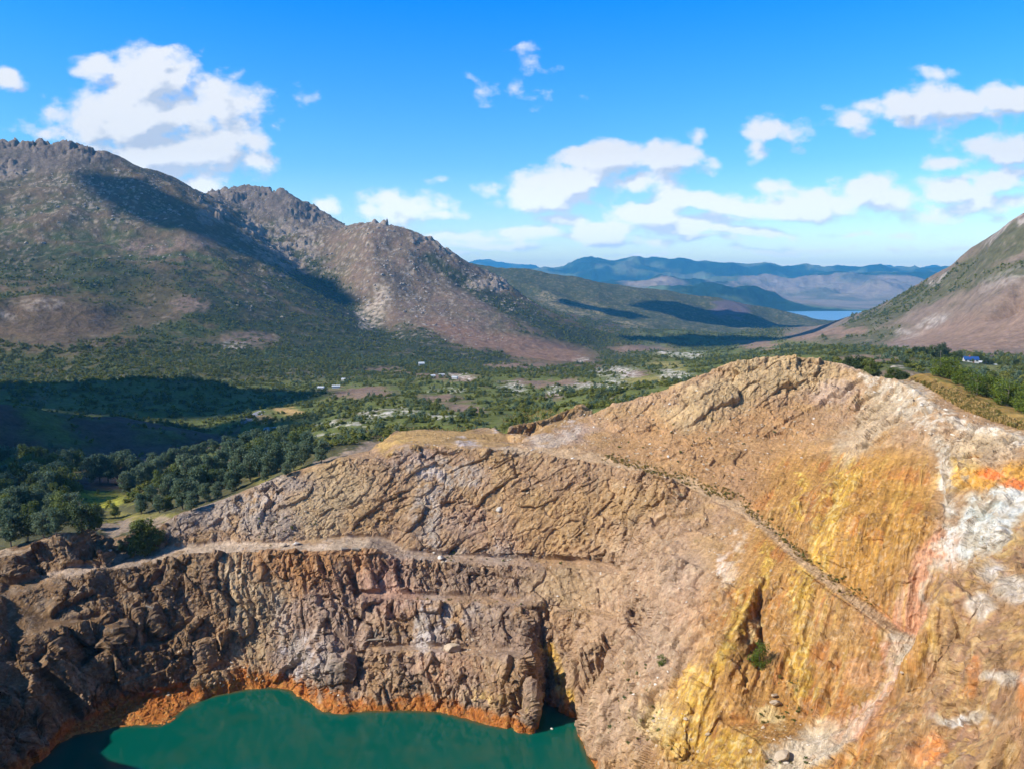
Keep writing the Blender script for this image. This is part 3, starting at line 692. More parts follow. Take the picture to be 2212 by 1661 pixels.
mq((.47, .42, .385), np.maximum.reduce([strip([(925, 1060), (930, 1120), (938, 1170)], 12), strip([(1088, 1110), (1090, 1200)], 10) * .8, strip([(960, 1030), (1020, 1045)], 14) * .8, strip([(590, 1290), (640, 1400)], 14) * .7, strip([(905, 1330), (915, 1390)], 16), strip([(1000, 1010), (940, 1060)], 14) * .8]) * sstep(-.35, .2, w3) * .8)
# purple-brown columns under bench 2
mq((.255, .185, .145), np.maximum.reduce([ell(1010, 1255, 110, 34), ell(1090, 1370, 90, 50)]) * .75)
mq((.40, .29, .17), ell(1230, 1270, 90, 40) * .6)
# upper wall: pale, ochre blocks, pinkish
mq((.44, .34, .215), np.maximum.reduce([ell(720, 1070, 90, 55, .6, -25), ell(690, 1130, 60, 30)]) * .7)
mq((.42, .36, .32), np.maximum.reduce([ell(900, 1000, 60, 26), ell(960, 1020, 80, 26), ell(920, 1110, 30, 60), ell(960, 1135, 60, 30) * .7, ell(540, 1100, 90, 40, .6, -25)]) * sstep(-.35, .2, w2) * .85)
mq((.38, .255, .205), np.maximum.reduce([ell(1010, 1130, 60, 40), ell(1090, 1160, 26, 40), ell(900, 985, 90, 14)]) * .5)
mq((.40, .255, .115), np.maximum.reduce([ell(1200, 1130, 130, 70), ell(1350, 1080, 90, 40)]) * .55)
mq((.30, .262, .245), np.maximum.reduce([ell(430, 1110, 90, 30, .5, -25), ell(600, 1040, 70, 16), ell(580, 1130, 60, 40)]) * .7)
# right hill above the road
mq((.385, .225, .105), np.maximum.reduce([ell(1450, 960, 150, 60), ell(1560, 1010, 130, 60), ell(1640, 930, 130, 60)]) * .65)
mq((.46, .35, .205), np.maximum.reduce([ell(1690, 810, 140, 40), ell(1560, 850, 90, 40), ell(1500, 900, 60, 30)]) * .65)
mq((.40, .305, .27), np.maximum.reduce([ell(1800, 850, 60, 26), ell(1850, 790, 40, 10), ell(1230, 930, 60, 24), ell(1160, 950, 40, 14)]) * .55)
mq((.33, .20, .125), ell(1660, 1060, 90, 60) * .6)
# slope below the road
mq((.385, .27, .195), np.maximum.reduce([ell(1400, 1250, 130, 110), ell(1350, 1420, 120, 100)]) * .5)
mq((.40, .30, .235), np.maximum.reduce([ell(1450, 1380, 90, 80), ell(1480, 1250, 60, 50), ell(1330, 1560, 80, 70)]) * .5)
mq((.47, .30, .20), ell(1500, 1320, 60, 60) * .5)
mq((.60, .55, .50), strip([(1600, 1160), (1585, 1215), (1570, 1260), (1565, 1310)], 15) * sstep(-.35, .05, w2) * .85)
mq((.62, .58, .53), np.maximum.reduce([strip([(1155, 960), (1215, 945), (1240, 925)], 12) * .3, ell(1110, 975, 40, 10) * .3]))
# ochre faces
mq((.43, .235, .075), oq * .9)
mq((.47, .255, .06), np.maximum.reduce([ell(1900, 1090, 90, 110), ell(1850, 1180, 80, 80)]) * .8)
yel = np.maximum.reduce([strip([(1835, 1010), (1800, 1090), (1770, 1170), (1770, 1230)], 24), strip([(1725, 1030), (1720, 1110)], 12), strip([(1660, 1190), (1650, 1250), (1600, 1330), (1570, 1400), (1520, 1460), (1505, 1540)], 15), strip([(1740, 1240), (1735, 1330), (1730, 1430), (1740, 1500)], 26), ell(1480, 1580, 60, 60), ell(1560, 1620, 90, 40), ell(2070, 1020, 40, 40) * .9, strip([(2040, 1290), (2015, 1350), (2010, 1440)], 12), ell(1500, 1500, 30, 60), strip([(1180, 1390), (1212, 1440), (1225, 1500)], 12)])
mq((.58, .37, .065), yel * (.45 + .55 * sstep(-.2, .15, w3)) * .9)
mq((.66, .50, .20), yel * sstep(.05, .3, w3) * .6)
mq((.62, .33, .22), np.maximum.reduce([strip([(2035, 1170), (1985, 1260), (1955, 1345)], 30), strip([(1945, 1360), (1920, 1450), (1905, 1520), (1850, 1580)], 18), ell(1870, 1340, 40, 30) * .5, ell(1860, 1450, 40, 30) * .4]) * .85)
mq((.60, .45, .36), strip([(1930, 1400), (1925, 1450), (1890, 1520), (1830, 1590), (1740, 1640)], 12) * .8)
mq((.42, .255, .105), ell(1800, 1350, 70, 60) * .7)
# white gully, pale green-white face, orange and red stain
mq((.52, .46, .385), np.maximum.reduce([strip([(1890, 820), (1930, 850), (1960, 880), (2010, 905)], 26), strip([(1985, 860), (2030, 900), (2110, 925), (2212, 955)], 15), ell(1950, 850, 60, 26)]) * sstep(-.4, .15, w2) * .85)
mq((.50, .43, .33), np.maximum.reduce([ell(1900, 900, 90, 40, .5, -40), ell(1850, 960, 60, 30, .5, -40), ell(2100, 960, 90, 30)]) * .55)
mq((.50, .45, .38), strip([(2030, 960), (2038, 1000), (2047, 1070), (2050, 1120), (2040, 1200), (2000, 1290)], 13) * sstep(-.5, .1, w2) * .85)
mq((.53, .53, .475), np.maximum.reduce([ell(2140, 1130, 90, 60, .35, -25), ell(2190, 1080, 60, 50), ell(2095, 1170, 40, 50), ell(2190, 1000 + 80, 30, 30)]) * (.7 + .3 * sstep(-.2, .2, w2)) * .95)
mq((.58, .42, .10), strip([(2090, 1235), (2140, 1200), (2200, 1165)], 10) * .7)
mq((.56, .30, .06), np.maximum.reduce([ell(2120, 1030, 55, 26), ell(2190, 1020, 50, 30)]) * .9)
mq((.66, .18, .05), np.maximum.reduce([ell(2135, 1018, 26, 11), ell(2190, 1042, 30, 9)]) * .9)
mq((.36, .40, .37), np.maximum.reduce([ell(2150, 1085, 20, 8), ell(2087, 1031, 8, 8), ell(2120, 1110, 26, 8)]) * .6)
w5 = fbm(np.stack([(qv[:, 0] * .6 + qv[:, 1] * .8) * .08, qv[:, 0] * .75 - qv[:, 1] * .56 + w1 * .7 + w2 * .3, qv[:, 2] / 12], 1) + 15, 5)
mq((.27, .135, .05), oq * sstep(.06, .40, -w5) * .5)
mq((.60, .40, .11), oq * sstep(.14, .42, w5) * .42)
mq((.46, .17, .05), oq * sstep(.12, .4, w1 - .5 * w5) * .5)
qc *= (1 - .13 * oq)[:, None]
# near spur
nsw = sstep(-20, 20, (Vw - (1153 + (2212 - Uw) * .47))) * sstep(1990, 2030, Uw) + ell(1990, 1600, 90, 110) * .8
mq((.335, .205, .105), nsw * .8)
mq((.44, .27, .085), nsw * sstep(.0, .3, w3 + w1 * .6) * .6)
mq((.30, .175, .125), nsw * sstep(.05, .3, w2 - w3 * .5) * .5)
mq((.55, .50, .44), nsw * np.maximum.reduce([ell(2190, 1270, 50, 26), ell(2120, 1310, 26, 30), ell(2170, 1460, 60, 12), ell(2080, 1550, 60, 12), ell(2140, 1230, 30, 20)]) * .75)
mq((.55, .21, .06), nsw * np.maximum.reduce([ell(2000, 1620, 40, 40), strip([(2110, 1430), (2100, 1500)], 10), ell(2212, 1500, 20, 60)]) * .6)
# gravel benches and tracks
fl = 1 - st
grav = (.47, .39, .315)
mq((.40, .315, .255), fl * np.maximum.reduce([strip([(100, 1238), (233, 1222), (330, 1202), (450, 1184), (567, 1183), (786, 1174)], 13), ell(820, 1172, 60, 14)]) * .9)
mq((.50, .395, .30), fl * np.maximum.reduce([strip([(340, 1196), (450, 1185), (570, 1184), (786, 1174)], 9), strip([(-20, 1198), (40, 1186), (110, 1160)], 7)]) * .6)
mq((.34, .29, .27), np.maximum.reduce([ell(880, 1195, 50, 14), ell(950, 1195, 70, 12), ell(1070, 1200, 60, 18)]) * .6)
mq((.52, .37, .235), fl * strip([(1130, 967), (1300, 995), (1480, 1042), (1600, 1095), (1670, 1152), (1750, 1225), (1870, 1315), (1950, 1375)], 10) * .85)
mq((.42, .275, .115), ell(960, 945, 150, 20, .4) * .8)
mq((.46, .31, .12), strip([(830, 965), (845, 945), (868, 931)], 14) * .8)
mq((.35, .215, .085), ell(1180, 905, 80, 26, .4, -18) * .8)
mq((.56, .47, .44), np.maximum.reduce([ell(1005, 955, 26, 7), ell(1065, 920, 12, 10), ell(1095, 920, 14, 8)]) * .8)
mq((.56, .47, .355), np.maximum.reduce([ell(1970, 1430, 36, 60, .4), ell(1935, 1372, 30, 14)]) * fl ** .5 * .95)
mq((.52, .45, .35), np.maximum.reduce([ell(1740, 1620, 90, 40, .4, -25), ell(1690, 1650, 60, 30)]) * .85)
mq((.60, .47, .25), np.maximum.reduce([ell(1420, 1560, 40, 30), ell(1660, 1545, 26, 20), strip([(1640, 1350), (1615, 1390)], 8)]) * .8)
# general mottling and bedding streaks
sa = sstep(.08, .34, w3) * st
mq((.50, .41, .30), sa * .28)
mq((.19, .125, .085), sstep(.1, .36, -w3) * st * .45)
qc *= (1 + .22 * (id1q - .5) + .26 * (id2q - .5) * (1 - .6 * oq))[:, None] * (1 + .22 * w4)[:, None] * (1 + .15 * w2)[:, None]
mq((.50, .42, .34), sstep(.30, .5, w4) * .35)
qc *= np.array((.975, .925, .82), np.float32) * (1 - .0) + (1 - np.array((.975, .925, .82), np.float32)) * sstep(.30, .42, qc[:, 2])[:, None]
# rust band along the water
hw = qv[:, 2] - WZ
band = (1 - sstep(1.3, 3.6, hw + w2 * 3.2 + w1 * 2.0 - 1.1 * np.clip(ell(480, 1490, 260, 60) , 0, 1) + 1.6 * sstep(1160, 1200, Uw)))
mq((.40, .135, .028), band * .92)
mq((.52, .26, .07), band * sstep(.0, .3, w4 + w2) * .6)
mq((.16, .06, .02), band * sstep(.05, .35, w3) * .5)
mq((.62, .42, .14), (1 - sstep(.2, 1, np.abs(hw - 5.5) / 2)) * sstep(1000, 1060, Uw) * (1 - sstep(1160, 1175, Uw)) * sstep(-.1, .3, w3) * .7)
mq((.025, .055, .035), 1 - sstep(-2.5, -.2, hw))
qk = np.clip(qm.ravel()[ti] * 1.0, 0, 1)
qk = sstep(.25, .75, qk + .5 * w2)[:, None]
U = U_keep
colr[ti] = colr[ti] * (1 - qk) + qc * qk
colr = np.clip(colr, .008, .72)

# vegetation density for scatter (0..1)
lum = colr @ np.array((.3, .6, .1), np.float32)
VEG = np.clip(sstep(.135, .075, lum), 0, 1) * (colr[:, 1] > colr[:, 0] * .82)

# ------------------------------------------------------------------ materials
def nt(m):
    m.use_nodes = True
    t = m.node_tree; t.nodes.clear()
    return t

class NB:
    def __init__(s, tree): s.t = tree
    def n(s, typ, **kw):
        nd = s.t.nodes.new(typ)
        for k, v in kw.items():
            setattr(nd, k, v)
        return nd
    def l(s, a, b): s.t.links.new(a, b)
    def val(s, x):
        return x
    def math(s, op, a, b=None, c=None, clamp=False):
        nd = s.n('ShaderNodeMath', operation=op); nd.use_clamp = clamp
        for i, q in enumerate((a, b, c)):
            if q is None: continue
            if hasattr(q, 'links'): s.l(q, nd.inputs[i])
            else: nd.inputs[i].default_value = q
        return nd.outputs[0]
    def vec(s, op, a, b=None, out=0, scale=None):
        nd = s.n('ShaderNodeVectorMath', operation=op)
        for i, q in enumerate((a, b)):
            if q is None: continue
            if hasattr(q, 'links'): s.l(q, nd.inputs[i])
            else: nd.inputs[i].default_value = q
        if scale is not None: nd.inputs['Scale'].default_value = scale
        return nd.outputs[out]
    def mix(s, f, a, b, typ='MIX'):
        nd = s.n('ShaderNodeMix', data_type='RGBA', blend_type=typ)
        for i, q in ((0, f), (6, a), (7, b)):
            if hasattr(q, 'links'): s.l(q, nd.inputs[i])
            else: nd.inputs[i].default_value = q if i == 0 else (*q, 1)
        return nd.outputs[2]
    def noise(s, vec, scale, detail=4, rough=.55, out='Fac', lac=2.0):
        nd = s.n('ShaderNodeTexNoise'); nd.inputs['Scale'].default_value = scale; nd.inputs['Detail'].default_value = detail
        nd.inputs['Roughness'].default_value = rough; nd.inputs['Lacunarity'].default_value = lac
        s.l(vec, nd.inputs['Vector'])
        return nd.outputs[out]
    def remap(s, x, a, b, c, d):
        nd = s.n('ShaderNodeMapRange'); s.l(x, nd.inputs[0])
        for i, q in enumerate((a, b, c, d)): nd.inputs[i + 1].default_value = q
        return nd.outputs[0]

def surface(name, build, rough=.9, spec=.2):
    m = bpy.data.materials.new(name); b = NB(nt(m))
    out = b.n('ShaderNodeOutputMaterial'); p = b.n('ShaderNodeBsdfPrincipled')
    p.inputs['Roughness'].default_value = rough; p.inputs['Specular IOR Level'].default_value = spec
    b.l(p.outputs[0], out.inputs[0])
    build(b, p)
    return m

def terrain_mat(name, scales, amp, bump, dist):
    def bld(b, p):
        at = b.n('ShaderNodeAttribute', attribute_name='Col')
        tc = b.n('ShaderNodeTexCoord').outputs['Object']
        a = b.noise(tc, scales[0], 5, .6); c = b.noise(tc, scales[1], 4, .6)
        f = b.math('ADD', b.remap(a, .25, .75, 1 - amp, 1 + amp), b.remap(c, .3, .7, -amp * .7, amp * .7))
        cm = b.n('ShaderNodeVectorMath', operation='SCALE'); b.l(at.outputs['Color'], cm.inputs[0]); b.l(f, cm.inputs['Scale'])
        b.l(cm.outputs[0], p.inputs['Base Color'])
        bp = b.n('ShaderNodeBump'); bp.inputs['Strength'].default_value = bump; bp.inputs['Distance'].default_value = dist
        b.l(b.math('ADD', a, b.math('MULTIPLY', c, .5)), bp.inputs['Height']); b.l(bp.outputs[0], p.inputs['Normal'])
    return surface(name, bld, .92, .12)

M = {}
def rock_b(b, p):
    at = b.n('ShaderNodeAttribute', attribute_name='Col')
    tc = b.n('ShaderNodeTexCoord').outputs['Object']
    mp = b.n('ShaderNodeMapping'); b.l(tc, mp.inputs[0]); mp.inputs['Rotation'].default_value = (.25, .3, 0); mp.inputs['Scale'].default_value = (1, 1, .6)
    wq_ = b.vec('ADD', mp.outputs[0], b.vec('SCALE', b.noise(tc, .5, 3, .6, 'Color'), scale=1.6))
    vo_ = b.n('ShaderNodeTexVoronoi', feature='DISTANCE_TO_EDGE'); vo_.inputs['Scale'].default_value = .75; b.l(wq_, vo_.inputs['Vector'])
    vc = b.n('ShaderNodeTexVoronoi', feature='F1'); vc.inputs['Scale'].default_value = .75; b.l(wq_, vc.inputs['Vector'])
    msk = b.remap(b.noise(tc, .13, 3, .6), .42, .6, 0, 1)
    crack = b.math('MULTIPLY', b.remap(vo_.outputs['Distance'], 0, .07, 0, 1), msk)
    oc = b.n('ShaderNodeAttribute', attribute_name='ochre').outputs['Fac']
    sr_ = b.n('ShaderNodeMapping'); b.l(tc, sr_.inputs[0]); sr_.inputs['Rotation'].default_value = (0, 0, -.927)
    sm = b.n('ShaderNodeMapping'); b.l(sr_.outputs[0], sm.inputs[0]); sm.inputs['Scale'].default_value = (.11, 1, .09)
    stx = b.noise(b.vec('ADD', sm.outputs[0], b.vec('SCALE', b.noise(tc, .3, 2, .5, 'Color'), scale=1.2)), 1.5, 6, .62)
    a = b.noise(tc, 1.0, 6, .65); c = b.noise(wq_, 2.2, 5, .62)
    f = b.math('ADD', b.remap(a, .25, .75, .76, 1.24), b.remap(c, .3, .7, -.15, .15))
    f = b.math('ADD', f, b.math('MULTIPLY', b.remap(stx, .3, .7, -.34, .34), b.math('MULTIPLY_ADD', oc, .75, .25)))
    cm = b.n('ShaderNodeVectorMath', operation='SCALE'); b.l(at.outputs['Color'], cm.inputs[0]); b.l(f, cm.inputs['Scale'])
    b.l(cm.outputs[0], p.inputs['Base Color'])
    inv = b.math('SUBTRACT', 1.0, b.math('MULTIPLY', oc, .7))
    h = b.math('ADD', b.math('MULTIPLY', crack, .22), b.math('ADD', b.math('MULTIPLY', a, .9), b.math('MULTIPLY', c, .4)))
    h = b.math('ADD', b.math('MULTIPLY', h, inv), b.math('MULTIPLY', stx, b.math('MULTIPLY_ADD', oc, 1.2, .2)))
    bp = b.n('ShaderNodeBump'); bp.inputs['Strength'].default_value = .85; bp.inputs['Distance'].default_value = .6
    b.l(h, bp.inputs['Height']); b.l(bp.outputs[0], p.inputs['Normal'])
M['rock'] = surface('quarry_rock', rock_b, .92, .12)
M['ground'] = terrain_mat('heath_ground', (.16, .6), .35, .8, 1.2)
M['mount'] = terrain_mat('mountain_heath', (.05, .17), .30, .9, 4.0)
M['hills'] = terrain_mat('far_hills', (.006, .02), .22, .8, 30)

def grid_mesh(name, sel, mat, smooth):
    """sel: boolean per face cell (NR-1, NT-1)"""
    jj, ii = np.nonzero(sel)
    a = jj * NT + ii
    q = np.stack([a, a + 1, a + NT + 1, a + NT], 1)
    used, inv = np.unique(q.ravel(), return_inverse=True)
    me = bpy.data.meshes.new(name)
    me.vertices.add(len(used)); me.vertices.foreach_set('co', VERT[used].ravel())
    me.loops.add(q.size); me.loops.foreach_set('vertex_index', inv.astype(np.int32).ravel())
    me.polygons.add(len(q)); me.polygons.foreach_set('loop_start', np.arange(0, q.size, 4, dtype=np.int32))
    me.polygons.foreach_set('use_smooth', np.full(len(q), smooth, bool))
    at = me.attributes.new('Col', 'FLOAT_COLOR', 'POINT')
    cc = np.ones((len(used), 4), np.float32); cc[:, :3] = colr[used]
    at.data.foreach_set('color', cc.ravel())
    if name == 'quarry':
        at = me.attributes.new('ochre', 'FLOAT', 'POINT'); at.data.foreach_set('value', QD['ochre'][used])
    me.update(calc_edges=True)
    me.materials.append(mat)
    o = bpy.data.objects.new(name, me); COL.objects.link(o)
    o['kind'] = 'structure'
    return o

def fcell(a):
    a = a.reshape(NR, NT)
    return a[:-1, :-1]
cq = fcell((qm.ravel() > .3) & (rr < 335))
cl = fcell(LM) & ~cq; crm = fcell(RM) & ~cq & ~cl; cf = fcell(FAR)
o = grid_mesh('quarry', cq, M['rock'], False); o['label'] = 'terraced ochre and brown rock walls of the flooded open pit'
o = grid_mesh('ground', ~(cq | cl | crm | cf), M['ground'], True); o['label'] = 'scrubby heath floor of the valley behind the pit'
o = grid_mesh('mountain', cl, M['mount'], True); o['label'] = 'bouldery grey and green mountain left of the valley'
o = grid_mesh('mountain', crm, M['mount'], True); o['label'] = 'smooth brown mountain slope right of the valley'
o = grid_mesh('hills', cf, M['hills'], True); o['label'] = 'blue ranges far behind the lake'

# ------------------------------------------------------------------ helpers for things
def tag(o, label, cat, group=None, kind=None):
    if label: o['label'] = label
    if cat: o['category'] = cat
    if group: o['group'] = group
    if kind: o['kind'] = kind
    return o

def empty(name, loc, rz=0.0, s=1.0):
    o = bpy.data.objects.new(name, None); COL.objects.link(o)
    o.location = loc; o.rotation_euler = (0, 0, rz); o.scale = (s, s, s)
    o.empty_display_size = .5
    return o

def mesh_obj(name, verts, faces, mat, parent=None, smooth=False, link=True):
    me = bpy.data.meshes.new(name)
    me.from_pydata([tuple(map(float, v)) for v in verts], [], faces); me.update()
    if smooth: me.polygons.foreach_set('use_smooth', [True] * len(me.polygons))
    me.materials.append(mat)
    o = bpy.data.objects.new(name, me)
    if link: COL.objects.link(o)
    if parent: o.parent = parent
    return o

def raw_mesh(name, V_, Fq, mat, smooth=False, cols=None):
    """fast mesh from numpy: V_ (n,3), Fq (m,k)"""
    me = bpy.data.meshes.new(name); k = Fq.shape[1]
    me.vertices.add(len(V_)); me.vertices.foreach_set('co', np.asarray(V_, np.float32).ravel())
    me.loops.add(Fq.size); me.loops.foreach_set('vertex_index', Fq.astype(np.int32).ravel())
    me.polygons.add(len(Fq)); me.polygons.foreach_set('loop_start', np.arange(0, Fq.size, k, dtype=np.int32))
    me.polygons.foreach_set('use_smooth', np.full(len(Fq), smooth, bool))
    if cols is not None:
        at = me.attributes.new('Col', 'FLOAT_COLOR', 'POINT')
        cc = np.ones((len(V_), 4), np.float32); cc[:, :3] = cols
        at.data.foreach_set('color', cc.ravel())
    me.update(calc_edges=True); me.materials.append(mat)
    return me

def leaf_mat(name, c0, c1, var=.3):
    def bld(b, p):
        oi = b.n('ShaderNodeObjectInfo').outputs['Random']
        g = b.n('ShaderNodeNewGeometry')
        tc = b.n('ShaderNodeTexCoord').outputs['Object']
        n = b.noise(tc, .9, 3, .6)
        f = b.math('ADD', b.math('MULTIPLY', oi, .55), b.math('MULTIPLY', n, .75)); f = b.math('SUBTRACT', f, .15, clamp=True)
        c = b.mix(f, c0, c1)
        k = b.n('ShaderNodeVectorMath', operation='SCALE'); b.l(c, k.inputs[0]); b.l(b.remap(g.outputs['Random Per Island'], 0, 1, 1 - var, 1 + var), k.inputs['Scale'])
        b.l(k.outputs[0], p.inputs['Base Color'])
        tr = b.n('ShaderNodeBsdfTranslucent'); b.l(k.outputs[0], tr.inputs[0])
        ms = b.n('ShaderNodeMixShader'); ms.inputs[0].default_value = .38
        ou = [n_ for n_ in b.t.nodes if n_.type == 'OUTPUT_MATERIAL'][0]
        b.l(p.outputs[0], ms.inputs[1]); b.l(tr.outputs[0], ms.inputs[2]); b.l(ms.outputs[0], ou.inputs[0])
    return surface(name, bld, .7, .25)

M['pine'] = leaf_mat('blue_green_foliage', (.075, .125, .066), (.175, .22, .12))
M['tea'] = leaf_mat('olive_foliage', (.075, .112, .026), (.18, .205, .05))
M['dark'] = leaf_mat('dark_foliage', (.036, .064, .026), (.090, .120, .046))
M['bright'] = leaf_mat('bright_foliage', (.075, .120, .014), (.165, .205, .028))
M['scrub'] = leaf_mat('scrub_foliage', (.10, .125, .016), (.29, .28, .055), .35)
M['tuft'] = leaf_mat('dry_grass', (.40, .255, .075), (.60, .42, .17))
M['sedge'] = leaf_mat('green_tussock', (.15, .14, .03), (.30, .23, .065))

def simple(name, c0, c1, scale=1.0, rough=.85, bump=.3, dist=.1, spec=.2):
    def bld(b, p):
        tc = b.n('ShaderNodeTexCoord').outputs['Object']
        n = b.noise(tc, scale, 5, .65)
        b.l(b.mix(b.remap(n, .3, .7, 0, 1), c0, c1), p.inputs['Base Color'])
        bp = b.n('ShaderNodeBump'); bp.inputs['Strength'].default_value = bump; bp.inputs['Distance'].default_value = dist
        b.l(n, bp.inputs['Height']); b.l(bp.outputs[0], p.inputs['Normal'])
    return surface(name, bld, rough, spec)
M['bark'] = simple('grey_bark', (.10, .075, .055), (.24, .20, .16), 3)
M['boulder'] = simple('pale_boulder', (.20, .17, .145), (.40, .35, .31), .25, bump=.5, dist=.8)
M['whiterock'] = simple('white_rock', (.58, .52, .42), (.70, .64, .55), 1.2)
M['tanrock'] = simple('tan_rock', (.36, .27, .18), (.52, .42, .30), 1.2)
M['timber'] = simple('weathered_timber', (.16, .13, .10), (.34, .29, .23), 2)
M['asphalt'] = simple('road_asphalt', (.19, .19, .19), (.27, .265, .26), .5)
M['track'] = simple('gravel_track', (.36, .28, .21), (.48, .39, .30), .4)
M['whitewall'] = simple('white_weatherboard', (.42, .42, .40), (.52, .52, .50), 1.5, .6)
M['blueroof'] = simple('blue_roof', (.02, .06, .19), (.025, .075, .24), .8, .4, spec=.5)
M['redwall'] = simple('red_brick', (.26, .10, .065), (.34, .15, .10), 2)
M['tin'] = simple('pale_tin', (.40, .42, .43), (.50, .52, .53), 1, .4)
M['dkglass'] = simple('dark_window', (.02, .025, .03), (.04, .05, .06), 1, .15, spec=.5)

# ------------------------------------------------------------------ plants
def leaf_cloud(lobes, nleaf, size, rnd, shell=.55, flat=0.0):
    """lobes: (x,y,z,rx,ry,rz); returns verts, quads: many small leaf sprays through the lobes' volume"""
    L = np.array(lobes, float)
    vol = L[:, 3] * L[:, 4] * L[:, 5]; vol = vol ** .75
    k = rnd.choice(len(L), nleaf, p=vol / vol.sum())
    d = rnd.normal(size=(nleaf, 3)); d /= np.linalg.norm(d, axis=1)[:, None]
    rad = shell + (1 - shell) * rnd.random(nleaf) ** .6
    c = L[k, :3] + d * L[k, 3:6] * rad[:, None] * (.82 + .36 * rnd.random(nleaf))[:, None]
    nn = d * .9 + rnd.normal(size=(nleaf, 3)) * .55 + np.array((0, 0, .35)); nn /= np.linalg.norm(nn, axis=1)[:, None]
    t = np.cross(nn, rnd.normal(size=(nleaf, 3))); t /= np.linalg.norm(t, axis=1)[:, None]
    b = np.cross(nn, t)
    s = size * (.55 + .9 * rnd.random(nleaf))[:, None]
    asp = (.5 + .4 * rnd.random(nleaf))[:, None]
    q = np.stack([c - t * s, c - b * s * asp, c + t * s, c + b * s * asp], 1).reshape(-1, 3)
    f = np.arange(nleaf * 4).reshape(-1, 4)
    return q, f

def tube(path, rads, seg=7):
    V_, F_ = [], []
    for i, (p, r_) in enumerate(zip(path, rads)):
        p = Vector(p)
        d = (Vector(path[min(i + 1, len(path) - 1)]) - Vector(path[max(i - 1, 0)])).normalized()
        a = d.orthogonal().normalized(); b = d.cross(a)
        for k in range(seg):
            t = 2 * math.pi * k / seg
            V_.append(p + (a * math.cos(t) + b * math.sin(t)) * r_)
        if i:
            for k in range(seg):
                F_.append(((i - 1) * seg + k, (i - 1) * seg + (k + 1) % seg, i * seg + (k + 1) % seg, i * seg + k))
    F_.append(tuple(range(seg))[::-1]); F_.append(tuple(range((len(path) - 1) * seg, len(path) * seg)))
    return V_, F_

def merge(parts):
    V_, F_, n = [], [], 0
    for v, f in parts:
        V_ += list(v); F_ += [tuple(i + n for i in q) for q in f]; n += len(v)
    return V_, F_

TREES = {}
def tree_proto(kind, var, mat, nleaf=3600):
    """unit tree about 1 m tall: crown mesh + trunk mesh data"""
    rnd = np.random.default_rng(100 + var * 7 + sum(map(ord, kind)))
    lobes, limbs = [], []
    lean = rnd.normal(size=2) * .04
    if kind == 'pine':        # dense rounded cone
        n = 34
        for i in range(n):
            h = .20 + .74 * (i / (n - 1))
            w = (.36 * math.sqrt(max(0, 1 - ((h - .36) / .66) ** 2))) * (.85 + .3 * rnd.random())
            a = rnd.random() * 6.283; rad = w * (.2 + .65 * rnd.random())
            s = .10 + .06 * rnd.random()
            lobes.append((math.cos(a) * rad + lean[0] * h, math.sin(a) * rad + lean[1] * h, h, s * 1.15, s * 1.15, s * .8))
            if i % 4 == 0: limbs.append((h - .06, a, rad))
    elif kind == 'round':      # dense bushy crown down to the ground
        n = 34
        for i in range(n):
            h = .12 + .76 * rnd.random()
            w = .42 * math.sqrt(max(.05, 1 - ((h - .46) / .52) ** 2))
            a = rnd.random() * 6.283; rad = w * (.25 + .65 * rnd.random())
            s = .11 + .07 * rnd.random()
            lobes.append((math.cos(a) * rad, math.sin(a) * rad, h, s, s, s * .9))
            if i % 6 == 0: limbs.append((h - .05, a, rad))
    else:                      # gum: taller stem, uneven clumps
        n = 30
        for i in range(n):
            h = .26 + .68 * rnd.random()
            w = .36 * math.sqrt(max(.05, 1 - ((h - .58) / .46) ** 2))
            a = rnd.random() * 6.283; rad = w * (.3 + .7 * rnd.random())
            s = .085 + .07 * rnd.random()
            lobes.append((math.cos(a) * rad + lean[0] * h, math.sin(a) * rad + lean[1] * h, h, s * 1.15, s * 1.15, s * .85))
            if i % 4 == 0: limbs.append((h - .1, a, rad))
    v, f = leaf_cloud(lobes, nleaf, .024, rnd, .45)
    crown = raw_mesh('crown', v, f, mat)
    parts = [tube([(0, 0, -.06), (lean[0] * .3, lean[1] * .3, .25), (lean[0] * .6, lean[1] * .6, .55), (lean[0], lean[1], .9)], [.026, .02, .013, .004])]
    for h, a, rad in limbs:
        h0 = max(.08, h - .12)
        parts.append(tube([(lean[0] * h0, lean[1] * h0, h0), (math.cos(a) * rad * .5, math.sin(a) * rad * .5, h0 + .07), (math.cos(a) * rad, math.sin(a) * rad, h + .04)], [.010, .007, .003], 5))
    tv, tf = merge(parts)
    trunk = bpy.data.meshes.new('trunk'); trunk.from_pydata([tuple(q) for q in tv], [], tf); trunk.update(); trunk.materials.append(M['bark'])
    return crown, trunk

for k, mats in (('pine', ('pine', 'pine', 'pine')), ('gum', ('pine', 'tea', 'dark')), ('round', ('tea', 'dark', 'pine'))):
    TREES[k] = [tree_proto(k, i, M[mm]) for i, mm in enumerate(mats)]
TREES['big'] = [tree_proto('round', 9, M['tea'], 6000)]
TREES['bright'] = [tree_proto('round', 11, M['bright'], 1800), tree_proto('round', 12, M['bright'], 1800)]

def plant(name, kind, var, loc, h, w, label, cat, group=None, sink=.02):
    e = empty(name, (loc[0], loc[1], loc[2] - h * sink), random.random() * 6.283)
    e.scale = (w, w, h)
    tag(e, label, cat, group)
    c, t = TREES[kind][var % len(TREES[kind])]
    for nm, me in (('crown', c), ('trunk', t)):
        o = bpy.data.objects.new(nm, me); COL.objects.link(o); o.parent = e
    return e

def ppx(u, v):                      # metres per survey pixel at the terrain point under (u, v)
    p = pick(u, v); return p, math.sqrt(p.x ** 2 + p.y ** 2 + p.z ** 2) / F * .97

